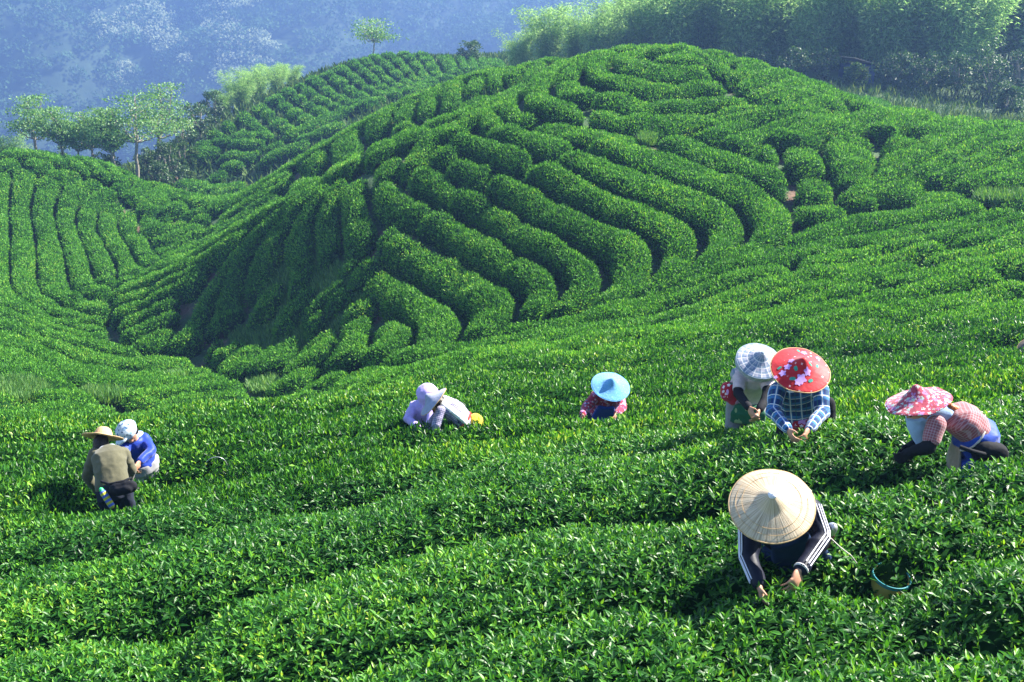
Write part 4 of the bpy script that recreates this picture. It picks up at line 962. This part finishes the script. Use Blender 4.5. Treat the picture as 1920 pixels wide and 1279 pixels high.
    if cover is not None:
        for a, b, c in arms:
            me, V = fuse([capsule(a+(b-a)*.5, b, .052, .050), capsule(b, b+(c-b)*.97, .050, .036)], vox); link('arm_cover', finish(me, V, [(a, b, side), (b, c, side)], .005, seed+5, 'arm_cover'), [cover], root)
    if glove is not None:
        for a, b, c in arms:
            dv = nrm(c-b); me, V = fuse(hand(c, nrm(dv+v3(0, 0, -.35)), nrm(-side*(1 if a is arms[1][0] else -1)+v3(0, 0, -.2)), .012)+[capsule(c-dv*.03, c+dv*.04, .033, .032)], .006, 2); link('glove', finish(me, V, name='glove'), [glove], root)
    pr = [loft([(hip+up*Lt*.10, side*.165, back*.120), (hip, side*.178, back*.135), (hip-v3(0, 0, .10), side*.182, nrm(back*[1, 1, 0]+1e-6)*.135)])]
    for a, b, c in legs: pr += [capsule(a-v3(0, 0, .02), b, .098, .074), capsule(b, c+v3(0, 0, .03), .072, .056)]
    me, V = fuse(pr, vox*1.15); link('trousers', finish(me, V, [(hip, hip-v3(0, 0, .7), side)], .012, seed+2, 'trousers'), [bottom], root)
    for a, b, c in legs:
        me, V = fuse([capsule(c+v3(0, 0, -.01), c+fw*.16-v3(0, 0, .015), .045, .037)], .01); link('boot', finish(me, V, name='boot'), [M_BLACK], root)
    P.update(up=up, side=side, back=back, fw=fw, hu=hu, hf=hf, hs=hs, org=org); return root, P
def wear(root, P, name, prof, R, m, under, px, py, dd, d0, axis=None, rim=None, seed=0, spin=0, wob=.006):
    """hat centre (of the brim) at a surveyed point"""
    ax = nrm(np.array(axis)) if axis is not None else P['hu']; c = unproj(px, py, d0+dd)-P['org']
    h = link(name, hatmesh(name, prof, R, wob, seed), [m, under], root); orient(h, c, ax, spin)
    if rim is not None:
        r = link('rim', rimtube(R, prof[-1][1]*R/prof[-1][0]-.003, .0045, wob, seed), [rim], h)
    return h, c, ax
def blob(root, name, prims, m, vox=.01, wr=.006, seed=0, bones=None, local=True, smooth=3):
    me, V = fuse(prims, vox, smooth); return link(name, finish(me, V, bones, wr, seed, name), m if isinstance(m, list) else [m], root)
def item(name, label, cat, origin, group=None):
    r = bpy.data.objects.new(name, None); COL.objects.link(r); r.location = origin; return setp(r, label, cat, group)
def pt(px, py, d, org): return unproj(px, py, d)-org
X_, Y_, Z_ = v3(1, 0, 0), v3(0, 1, 0), v3(0, 0, 1)
# A --- man with his back to us
r, P = person('man seen from behind in an olive shirt and brimmed straw hat', (193, 819, 0.33), 12.4, dict(hip=(213, 915, 0), neck=(202, 840, .20), head=(194, 820, .31), sL=(176, 852, .18), sR=(232, 850, .20), eL=(163, 893, .22), eR=(247, 880, .30), hL=(183, 922, .42), hR=(240, 905, .46)), 12, azel(8, 58), M_OLIVE, M_NAVYP, vox=.011, glove=simple('red_glove', (.5, .02, .03), .8), seed=1)
wear(r, P, 'hat', BRIM, .215, M_STRAW2, M_STRAW2, 193, 819, .33, 12.4, rim=M_RIM, seed=3)
blob(r, 'collar', [capsule(P['neck']-P['side']*.05-P['up']*.02+P['back']*.02, P['neck']+P['side']*.05-P['up']*.02+P['back']*.02, .045, .045)], fabric('pale_blue_collar', (.42, .48, .62)), .01, .003)
o = P['org']; A0 = pt(232, 916, 12.22, o)
it = item('waist_bag', 'black zipped pouch worn at the waist of the man in the olive shirt', 'bag', o)
blob(it, 'pouch', [capsule(A0-X_*.075-Z_*.01, A0+X_*.075+Z_*.025, .075, .07, Y_, .7), capsule(A0-X_*.05-Y_*.05-Z_*.01, A0+X_*.06-Y_*.05+Z_*.01, .045, .045, Y_, .6)], M_BLACK, .01, .006); v, f = tubes([(np.array([pt(190, 903, 12.28, o), pt(205, 908, 12.22, o), pt(232, 902, 12.2, o), pt(246, 896, 12.28, o)]), .014)], 8); link('belt', npmesh('belt', v, [f], [0], [True]), [M_BLACK], it)
B0 = pt(191, 920, 12.2, o); B1 = pt(209, 948, 12.2, o); bx = nrm(B1-B0); it = item('drink_bottle', 'striped blue and yellow drink bottle with green cap on the man in olive', 'bottle', o); L_ = np.linalg.norm(B1-B0)
mb = fabric('striped_sleeve', (.62, .55, .05), stripes=[(1, .055, .5, 0, (.10, .16, .55), 1)], bump=False)
c_ = capsule(B0+bx*.03, B1, .036, .034, seg=20); me = npmesh('sleeve', c_[0], [np.array(c_[1])], [0], [True], {'cuv': ('POINT', 'FLOAT_VECTOR', np.stack([c_[0][:, 0]*0, (c_[0]-B0)@bx, c_[0][:, 0]*0], 1))}); link('sleeve', me, [mb], it)
c_ = capsule(B0-bx*.015, B0+bx*.015, .022, .024, seg=14); link('cap', npmesh('cap', c_[0], [np.array(c_[1])], [0], [True]), [simple('green_cap', (.05, .6, .2), .4)], it)
# B --- in royal blue behind him
r, P = person('worker in royal blue jacket and patterned sun cap, facing the man in olive', 0, 13.7, dict(hip=(270, 868, .12), neck=(252, 824, -.12), head=(240, 810, -.24), sL=(234, 836, -.18), sR=(270, 822, -.02), eL=(234, 858, -.28), eR=(284, 845, -.14), hL=(246, 872, -.38), hR=(262, 866, -.34)), 215, azel(235, 50), M_BLUE2, fabric('grey_trousers', (.30, .30, .32)), vox=.012, seed=4)
blob(r, 'sun_cap', [ellip(P['head']+P['hu']*.035, P['hs']*.125, P['hf']*.135, P['hu']*.105), loft([(P['head']+P['hu']*.02-P['hf']*.05, P['hs']*.12, P['hf']*.09), (P['neck']+P['up']*.02+P['back']*.03, P['side']*.135, P['back']*.06), (P['neck']-P['up']*.09+P['back']*.05, P['side']*.15, P['back']*.05)]), ellip(P['head']+P['hf']*.12+P['hu']*.02, P['hs']*.09, P['hf']*.08, P['hu']*.02)], M_CAMO, .009, .008, 3)
# C --- lavender hood
r, P = person('picker wrapped in a lavender hood and cape with dark gloves', 0, 14.7, dict(hip=(790, 803, .15), neck=(796, 760, -.02), head=(803, 745, -.10), sL=(774, 768, -.0), sR=(812, 766, -.08), eL=(764, 786, -.10), eR=(808, 788, -.2), hL=(784, 802, -.25), hR=(804, 804, -.3)), 150, azel(160, 62), M_LAV, M_GREEN, vox=.012, seed=6, glove=M_BLACK)
blob(r, 'hood', [ellip(P['head']+P['hu']*.02-P['hf']*.03, P['hs']*.14, P['hf']*.155, P['hu']*.135), loft([(P['head']-P['hu']*.0, P['hs']*.13, P['hf']*.12), (P['neck']-P['up']*.03+P['back']*.02, P['side']*.19, P['back']*.10), (P['neck']-P['up']*.14+P['back']*.04, P['side']*.20, P['back']*.09)]), loft([(P['head']+P['hf']*.06-P['hu']*.04, P['hs']*.10, P['hf']*.05), (P['head']+P['hf']*.04-P['hu']*.27, P['hs']*.12, P['hf']*.05)])], M_LAV, .010, .011, 7)
# D --- white towel, checked shirt
r, P = person('picker in checked shirt with a white towel over the back and tilted cone hat', (812, 752, -0.1), 14.0, dict(hip=(872, 800, .02), neck=(828, 757, -.06), head=(815, 755, -.08), sL=(826, 770, -.20), sR=(838, 758, .14), eL=(818, 798, -.24), eR=(812, 788, .10), hL=(822, 822, -.22), hR=(806, 810, -.02)), 262, azel(268, 45), M_CHK, M_BLACK, vox=.012, seed=8)
wear(r, P, 'hat', CONE, .212, M_GHAT, M_UNDER, 812, 752, -.10, 14.0, rim=M_RIM, seed=5)
blob(r, 'towel', [loft([(P['neck']+P['up']*.03+P['back']*.035, P['side']*.13, P['back']*.045), (P['neck']-P['up']*.10+P['back']*.075, P['side']*.20, P['back']*.05), (P['neck']-P['up']*.26+P['back']*.095, P['side']*.205, P['back']*.05), (P['neck']-P['up']*.36+P['back']*.085, P['side']*.19, P['back']*.04)])], M_WHITE, .01, .007, 9)
o = P['org']; it = item('waist_pouch', 'yellow cloth pouch with a red band tied behind the checked shirt', 'bag', o); q = P['hip']+P['back']*.07
blob(it, 'pouch', [ellip(q-Z_*.01+X_*.07, X_*.11, Y_*.14, Z_*.12)], fabric('yellow_cloth', (.66, .50, .03)), .01, .01, 4); v, f = tubes([(np.array([P['hip']+P['up']*.07+P['side']*math.cos(a)*.19+P['back']*math.sin(a)*.15 for a in np.linspace(0, 6.28, 24)]), .017)], 8); link('band', npmesh('band', v, [f], [0], [True]), [fabric('red_band', (.6, .03, .015))], it)
# E --- light blue hat
r, P = person('small figure in red floral blouse under a light blue cone hat', (1145, 724, -0.12), 14.0, dict(hip=(1131, 772, .24), neck=(1138, 738, -.02), head=(1143, 730, -.12), sL=(1113, 748, 0), sR=(1162, 747, 0), eL=(1099, 764, -.10), eR=(1168, 763, -.12), hL=(1092, 777, -.28), hR=(1156, 776, -.3)), 188, azel(165, 62), M_FLOR, M_NAVYP, vox=.012, seed=11)
wear(r, P, 'hat', CONE, .23, M_BHAT, M_UNDER, 1145, 724, -.12, 14.0, rim=M_BHAT, seed=8)
blob(r, 'apron', [loft([(P['neck']-P['up']*.14-P['back']*.085, P['side']*.10, P['back']*.035), (P['neck']-P['up']*.3-P['back']*.10, P['side']*.15, P['back']*.035), (P['hip']-P['back']*.15, P['side']*.17, P['back']*.03)])], M_APR, .01, .006, 3)
# F --- plaid drape
r, P = person('picker in pale shirt, black arm covers and a grey plaid cloth draped hat', (1424, 676, -0.12), 11.0, dict(hip=(1400, 752, .22), neck=(1412, 702, -.02), head=(1420, 690, -.14), sL=(1388, 706, .02), sR=(1436, 704, .0), eL=(1384, 738, -.10), eR=(1440, 738, -.15), hL=(1404, 764, -.30), hR=(1424, 768, -.32)), 196, azel(168, 58), M_PINK, fabric('grey_skirt', (.22, .22, .24)), vox=.012, sleeve='short', cover=M_BLACK, seed=14)
h, c, ax = wear(r, P, 'hat', CONE, .215, M_GPH, M_UNDER, 1424, 676, -.12, 11.0, rim=M_GREYP, seed=10, wob=.01)
blob(r, 'cloth_drape', [loft([(c-ax*.008, P['hs']*.203, P['hf']*.203), (c-ax*.09-P['hf']*.02, P['hs']*.215, P['hf']*.19), (c-ax*.16-P['hf']*.04, P['hs']*.20, P['hf']*.16), (P['neck']+P['back']*.04-P['hs']*.0, P['side']*.20, P['back']*.09), (P['neck']-P['up']*.10+P['back']*.05, P['side']*.20, P['back']*.07)])], M_GREYP, .01, .009, 3, bones=[(P['neck'], c, P['side'])])
blob(r, 'apron', [loft([(P['neck']-P['up']*.30-P['back']*.10, P['side']*.13, P['back']*.035), (P['hip']-P['back']*.15, P['side']*.17, P['back']*.03), (P['hip']-P['back']*.13-Z_*.12, P['side']*.17, P['back']*.03)])], M_GREEN, .01, .006, 3)
o = P['org']; q = pt(1367, 735, 11.1, o); it = item('cloth_bag', 'dark red flowered cloth bag hanging beside the black sleeve of the pale shirted picker', 'bag', o)
blob(it, 'pouch', [ellip(q, X_*.085, Y_*.07, Z_*.10), ellip(q+X_*.05-Z_*.06, X_*.07, Y_*.06, Z_*.07)], M_REDF, .01, .010, 5)
# G --- red flowered hat
r, P = person('picker in blue plaid shirt under a big red flowered cone hat', (1501, 693, -0.14), 9.4, dict(hip=(1500, 778, .30), neck=(1496, 716, -.02), head=(1497, 702, -.13), sL=(1457, 732, 0), sR=(1538, 730, 0), eL=(1449, 772, -.10), eR=(1542, 774, -.08), hL=(1478, 806, -.34), hR=(1516, 806, -.34)), 180, azel(175, 60), M_PLAID, M_BLACK, vox=.010, seed=17, width=1.05)
h, c, ax = wear(r, P, 'hat', CONE, .235, M_RED, M_UNDER, 1501, 693, -.14, 9.4, rim=M_RIM, seed=12, spin=.3)
def on_hat(h, prof, R, shapes, m, name, seed, wob=.006):
    """printed flowers: thin petals lying on the cloth of the hat"""
    pr = np.array(prof)*R/prof[-1][0]; V = []; Fs = []; b = 0
    for cx, cy, rad, pet, dep in shapes:
        n = 30; th = np.linspace(0, 2*math.pi, n, endpoint=False); ring = [np.array([[cx, cy]])]
        for k in (.5, 1): rr = rad*k*(1+dep*np.cos(pet*th+cx*40)); ring.append(np.stack([cx+rr*np.cos(th), cy+rr*np.sin(th)], 1))
        Q = np.concatenate(ring); rr = np.hypot(*Q.T); z = np.interp(rr, pr[:, 0], pr[:, 1]); q3 = np.stack([Q[:, 0]+seed, Q[:, 1], rr*0], -1); z = z+wob*noise3(q3, .09)*(rr/R)+wob*1.6*noise3(q3+5, .22)*(rr/R)**2+.0022
        V.append(np.stack([Q[:, 0], Q[:, 1], z], 1)); j = np.arange(n); j2 = (j+1) % n
        Fs.append((np.stack([j*0, 1+j, 1+j2], 1)+b, np.stack([1+j, 1+n+j, 1+n+j2, 1+j2], 1)+b)); b += len(Q)
    return link(name, npmesh(name, np.concatenate(V), [np.concatenate([f[0] for f in Fs]), np.concatenate([f[1] for f in Fs])], [0, 0], [True, True]), [m], h)
def hatloc(h, c, ax, px, py, d): # point of the hat shown by a pixel, in the hat's own frame
    o_ = camo.location; M = h.matrix_basis; q = np.array(M.inverted() @ Vector(unproj(px, py, d)-P['org'])); e = np.array(M.inverted() @ Vector(np.array(o_)-P['org'])); t = q[2]/(q[2]-e[2]); p0 = q+(e-q)*(q[2]-.03)/(q[2]-e[2]); return p0[0], p0[1]
fl = [(1502, 712, .036), (1512, 703, .026), (1497, 716, .026), (1476, 690, .024), (1468, 698, .024), (1482, 681, .02), (1508, 660, .022), (1535, 668, .018), (1456, 702, .014)]
for a, b, rr in fl: on_hat(h, CONE, .235, [(*hatloc(h, c, ax, a, b, 9.3), rr, 5, .22)], M_VIO, 'printed_flower', 12)
for a, b, rr in [(1490, 697, .016), (1486, 710, .018), (1516, 692, .014), (1462, 688, .014), (1520, 714, .016), (1532, 688, .016), (1498, 655, .014)]: on_hat(h, CONE, .235, [(*hatloc(h, c, ax, a, b, 9.3), rr, 2, .3)], M_LEAFP, 'printed_leaf', 12)
blob(r, 'apron', [loft([(P['neck']-P['up']*.38-P['back']*.13, P['side']*.085, P['back']*.05), (P['neck']-P['up']*.55-P['back']*.16, P['side']*.10, P['back']*.06), (P['hip']-P['back']*.20-Z_*.08, P['side']*.09, P['back']*.05)])], M_REDF, .009, .008, 3)
o = P['org']; q = pt(1552, 772, 9.6, o); it = item('shoulder_bag', 'black bag behind the right elbow of the plaid shirted picker', 'bag', o)
blob(it, 'pouch', [capsule(q-Z_*.06, q+Z_*.07, .075, .06, Y_, .8)], M_BLACK, .01, .008, 5)
# H --- profile
r, P = person('woman in profile bending left in a red checked shirt and flowered cone hat', (1722, 752, -0.03), 8.4, dict(hip=(1836, 826, .03), neck=(1775, 778, -.02), head=(1745, 766, -.02), sL=(1755, 796, -.18), sR=(1765, 786, .16), eL=(1742, 838, -.20), eR=(1738, 826, .14), hL=(1712, 846, -.16), hR=(1706, 838, .08)), 268, azel(266, 74), M_REDCHK, M_NAVYP, vox=.010, sleeve='short', cover=M_BLACK, glove=M_BLACK, seed=21, width=1.0)
h, c, ax = wear(r, P, 'hat', CONE, .228, M_FHAT, M_UNDER, 1722, 752, -.03, 8.4, rim=M_FHAT, seed=14, wob=.014)
blob(r, 'scarf', [loft([(P['head']-P['hu']*.02+P['hf']*.03, P['hs']*.088, P['hf']*.08), (P['head']-P['hu']*.10+P['hf']*.035, P['hs']*.09, P['hf']*.075), (P['head']-P['hu']*.26+P['hf']*.04, P['hs']*.06, P['hf']*.03)]), capsule(P['head']-P['hu']*.05, P['neck']+P['up']*.01, .085, .07)], M_SCARF, .009, .008, 3)
blob(r, 'ponytail', [capsule(P['neck']+P['back']*.06+P['up']*.02, P['neck']+P['back']*.10-P['up']*.12, .030, .014), capsule(P['neck']+P['back']*.07+P['side']*.01, P['neck']+P['back']*.11-P['up']*.13+P['side']*.03, .02, .008)], simple('auburn_hair', (.28, .08, .02), .4, (.5, .17, .05), 60, .5), .007, .004)
blob(r, 'apron', [loft([(P['hip']-P['back']*.10+P['up']*.12, P['side']*.10, P['back']*.03), (P['hip']-P['back']*.18-Z_*.08+P['up']*.06, P['side']*.14, P['back']*.05), (P['hip']-P['back']*.22-Z_*.30, P['side']*.14, P['back']*.05)])], fabric('beige_apron', (.42, .34, .25)), .01, .008, 3)
v, f = tubes([(np.array([P['hip']+P['up']*.10+P['side']*math.cos(a)*.187+P['back']*math.sin(a)*.145 for a in np.linspace(0, 6.28, 24)]), .009)], 6); link('apron_string', npmesh('apron_string', v, [f], [0], [True]), [fabric('string', (.55, .52, .48))], r)
o = P['org']; it = None
blob(r, 'skirt', [loft([(P['hip']+P['up']*.13, P['side']*.165, P['back']*.13), (P['hip'], P['side']*.20, P['back']*.165), (P['hip']-Z_*.12, P['side']*.195, X_*.165), (P['hip']-Z_*.30, P['side']*.19, X_*.165)])], M_APR, .01, .014, 6)
it = item('hip_bag', 'black padded bag on the hip of the woman in profile', 'bag', o); q = pt(1856, 852, 8.28, o)
blob(it, 'pouch', [capsule(q-X_*.05+Z_*.03, q+X_*.05-Z_*.0, .085, .08, Y_, .8), capsule(q-X_*.0-Z_*.035, q+X_*.085-Z_*.045, .04, .035, Y_, .9)], M_BLACK, .009, .008, 5)
v, f = tubes([(np.array([pt(1800, 838, 8.16, o), pt(1822, 846, 8.12, o), pt(1846, 852, 8.2, o)]), .016)], 8); link('strap', npmesh('strap', v, [f], [0], [True]), [M_BLACK], it)
# I --- nearest picker
r, P = person('nearest picker in a black jacket with white sleeve stripes under a huge straw hat', (1447, 947, -0.16), 6.9, dict(hip=(1484, 1000, .42), neck=(1456, 975, .0), head=(1448, 962, -.12), sL=(1408, 993, .02), sR=(1520, 955, .06), eL=(1405, 1042, -.08), eR=(1541, 1008, -.06), hL=(1424, 1098, -.26), hR=(1500, 1070, -.26)), 186, azel(188, 56), M_TRACK, M_DNAVY, vox=.008, seed=24, width=1.02)
h, c, ax = wear(r, P, 'hat', BUMP, .243, M_STRAW, M_UNDER, 1447, 947, -.16, 6.9, rim=M_RIM, seed=16, axis=azel(193, 55))
v, f = tubes([(np.stack([rr*np.cos(np.linspace(0, 6.283, 60)), rr*np.sin(np.linspace(0, 6.283, 60)), np.full(60, np.interp(rr, [b[0] for b in BUMP], [b[1] for b in BUMP])+.0045)], 1), .0011) for rr in (.17, .205)], 5); link('stitching', npmesh('stitching', v, [f], [0], [True]), [M_RIM], h)
_t = ellip((0, 0, .118), X_*.027, Y_*.027, Z_*.016); link('apex_cap', npmesh('apex_cap', _t[0], [np.array(_t[1])], [0], [True]), [simple('apex_cloth', (.62, .62, .70), .8, (.8, .8, .86), 60, .5)], h)
def stripe(P, s_, w_off):   # three raised tapes down the outside of the sleeve
    a, b, c2 = P['s'+s_], P['e'+s_], P['h'+s_]; sg = -1 if s_ == 'L' else 1; out = P['side']*sg; paths = []
    for k in (-1, 0, 1):
        q = []
        for p0, p1, r0, r1 in ((a, b, .074, .061), (b, b+(c2-b)*.9, .061, .046)):
            ax_ = nrm(p1-p0); n1 = nrm(out*.75+(np.array([0, 0, CZ])-P['org']-p0)/8*.75); n1 = nrm(n1-ax_*ax_.dot(n1)); n2 = np.cross(ax_, n1)
            for t in np.linspace(.05, .95, 8): rr = r0+(r1-r0)*t; an = k*.019/rr; q.append(p0+(p1-p0)*t+(n1*math.cos(an)+n2*math.sin(an))*rr)
        paths.append((np.array(q), .0042))
    v, f = tubes(paths, 6); return npmesh('sleeve_stripes', v, [f], [0], [True])
for s_ in 'LR': link('sleeve_stripes', stripe(P, s_, 0), [M_STRIPE], r)
blob(r, 'apron', [loft([(P['neck']-P['up']*.10-P['back']*.10, P['side']*.11, P['back']*.04), (P['neck']-P['up']*.28-P['back']*.15, P['side']*.15, P['back']*.05), (P['hip']-P['back']*.25+Z_*.0, P['side']*.17, P['back']*.05), (P['hip']-P['back']*.22-Z_*.22, P['side']*.20, P['back']*.05)])], M_DNAVY, .009, .010, 3)
d_ = nrm(P['hR']-P['eR']); w_ = P['hR']-d_*.015; n1 = nrm(np.cross(d_, X_)); n2 = np.cross(d_, n1)
v, f = tubes([(np.array([w_+(n1*math.cos(a)+n2*math.sin(a))*.037 for a in np.linspace(0, 6.283, 25)]), .008)], 8); link('bracelet', npmesh('bracelet', v, [f], [0], [True]), [fabric('beaded_band', (.6, .6, .62), spots=[(70, .3, 3, (.03, .03, .05))])], r)
o = P['org']; q0 = pt(1563, 985, 6.95, o); q1 = pt(1549, 1010, 7.05, o); ax_ = nrm(q0-q1)
it = item('flask', 'maroon vacuum flask with a silver cap at the side of the nearest picker', 'flask', o)
for nm, a, b, rr, m_ in (('bottle_body', q1-ax_*.10, q1+ax_*.06, .036, simple('maroon_metal', (.16, .02, .05), .35)), ('cap', q1+ax_*.075, q1+ax_*.115, .033, simple('silver', (.62, .62, .66), .3, metal=.7))):
    c_ = capsule(a, b, rr, rr*.97, seg=24); link(nm, npmesh(nm, c_[0], [np.array(c_[1]), ], [0], [True]), [m_], it)
it = item('cord', 'thin pale cord running from the nearest picker to the basket in the tea', 'cord', o)
v, f = tubes([(np.array([pt(1556, 1008, 6.85, o), pt(1575, 1026, 6.85, o), pt(1596, 1042, 6.85, o), pt(1606, 1056, 6.9, o)]), .004)], 6); link('line', npmesh('line', v, [f], [0], [True]), [simple('pale_cord', (.5, .47, .42), .8)], it)
# J --- edge of the frame
r, P = person('picker in a dark cone hat cut off by the right edge of the picture', (1936, 650, -0.15), 18.5, dict(hip=(1950, 700, .1), neck=(1946, 664, -.1), head=(1942, 656, -.15), sL=(1930, 668, -.1), sR=(1966, 668, -.1), eL=(1926, 690, -.1), eR=(1970, 690, -.1), hL=(1934, 702, -.3), hR=(1960, 702, -.3)), 215, azel(230, 60), M_NAVYP, M_NAVYP, vox=.014, seed=30)
wear(r, P, 'hat', CONE, .225, M_DSTRAW, M_DSTRAW, 1936, 650, -.15, 18.5, rim=M_RIM, seed=19)
# --- basket in the tea, wire hoop
q = unproj(1672, 1080, 6.97); it = item('basket', 'yellow plastic basket with a teal rim half sunk between the tea rows', 'basket', q)
th = np.linspace(0, 2*math.pi, 48, endpoint=False); prf = [(.004, -.27), (.088, -.27), (.112, .0), (.108, .0), (.084, -.262), (.004, -.262)]
V = np.concatenate([np.stack([r_*np.cos(th), r_*np.sin(th), np.full(48, z_)], 1) for r_, z_ in prf]); a = (np.arange(5)[:, None]*48+np.arange(48)).ravel(); b = (np.arange(5)[:, None]*48+(np.arange(48)+1) % 48).ravel()
link('bucket', npmesh('bucket', V, [np.stack([a, b, b+48, a+48], 1)], [0], [True]), [simple('yellow_plastic', (.30, .21, .04), .6, (.42, .31, .08), 8)], it)
v, f = tubes([(np.stack([.111*np.cos(np.linspace(0, 6.283, 49)), .111*np.sin(np.linspace(0, 6.283, 49)), np.full(49, z_)], 1), .005) for z_ in (.0, -.014)], 8); link('rim', npmesh('rim', v, [f], [0], [True]), [simple('teal_plastic', (.015, .20, .24), .5)], it)
it.rotation_euler = (.22, .12, 0)
t_ = np.linspace(0, math.pi, 22); hp = cast([405], [872], dmin=10, dmax=16)[0]; it = item('wire_handle', 'thin metal wire hoop sticking out of the tea left of centre', 'handle', hp)
v, f = tubes([(np.stack([.12*np.cos(t_), .03*np.cos(t_), .12*np.sin(t_)-.02], 1), .004)], 6); link('hoop', npmesh('hoop', v, [f], [0], [True]), [simple('dull_wire', (.4, .42, .45), .35, metal=.6)], it)

# ------------------------------------------------------------------ names that single out each row
def nth(i): return ['first', 'second', 'third', 'fourth', 'fifth', 'sixth', 'seventh', 'eighth', 'ninth', 'tenth', 'eleventh', 'twelfth', 'thirteenth', 'fourteenth', 'fifteenth', 'sixteenth', 'seventeenth', 'eighteenth', 'nineteenth', 'twentieth', 'twenty-first', 'twenty-second', 'twenty-third', 'twenty-fourth', 'twenty-fifth', 'twenty-sixth', 'twenty-seventh', 'twenty-eighth', 'twenty-ninth', 'thirtieth', 'thirty-first', 'thirty-second', 'thirty-third', 'thirty-fourth', 'thirty-fifth', 'thirty-sixth', 'thirty-seventh', 'thirty-eighth', 'thirty-ninth', 'fortieth', 'forty-first', 'forty-second', 'forty-third', 'forty-fourth', 'forty-fifth', 'forty-sixth', 'forty-seventh', 'forty-eighth'][i]
PH = {'dome': ('curved tea hedge ringing the round hill top, %s down from the summit', 1, 'ring hedges of the round hill top'),
 'band': ('tea hedge across the front of the round hill, %s from the left', 0, 'long hedges across the front of the round hill'),
 'saddle': ('tea hedge on the saddle right of the round hill, %s from the left', 0, 'hedges on the saddle right of the round hill'),
 'ridge': ('tea hedge on the ridge behind the round hill, %s from the left', 0, 'hedges on the ridge behind the round hill'),
 'shade': ('tea hedge down the shaded flank of the round hill, %s from the left', 0, 'hedges on the shaded flank'),
 'nose': ('tea hedge on the low left nose of the round hill, %s from the top', 1, 'hedges on the low nose of the round hill'),
 'column': ('tea hedge on the slope of the left hill, %s from the left', 0, 'hedges on the left hill'),
 'block': ('short tea hedge on the left hill crest, %s from the left', 0, 'short hedges on the left hill crest'),
 'valley': ('curving tea hedge in the hollow at the left, %s from the top', 1, 'hedges in the left hollow'),
 'farfoot': ('tea hedge along the edges of the far hill, %s from the left', 0, 'hedges along the edges of the far hill'),
 'odd': ('small odd tea bush in an opening between the rows, %s from the left', 0, 'odd bushes between the rows'),
 'slope': ('tea hedge on the long right slope, %s from the top', 1, 'rows of the long right slope'),
 'middle': ('tea hedge in the field just behind the pickers, %s from the top', 1, 'rows just behind the pickers'),
 'near': ('broad foreground tea hedge among the pickers, %s from the top', 1, 'broad foreground rows')}
for reg, (txt, ax, grp) in PH.items():
    ls = sorted([l for l in LINES if l['region'] == reg], key=lambda l: float(l['px'][ax]))
    for i, l in enumerate(ls):
        if reg != 'odd': w_ = txt % nth(i)
        else: w_ = 'odd tea bush between the rows, %s of the %s from the left' % (nth(i % 10), nth(i//10)+' ten')
        setp(l['ob'], w_, 'tea bush' if reg == 'odd' else 'tea hedge', grp)
_cnt = {}
for l in LINES:
    if l['region'] == 'cushion':
        k_ = _cnt[l['row']] = _cnt.get(l['row'], 0)+1
        setp(l['ob'], 'cushion tea bush on the far hill, %s down the %s row from the left' % (nth(k_-1), nth(l['row'])), 'tea bush', 'cushion bushes on the far hill')
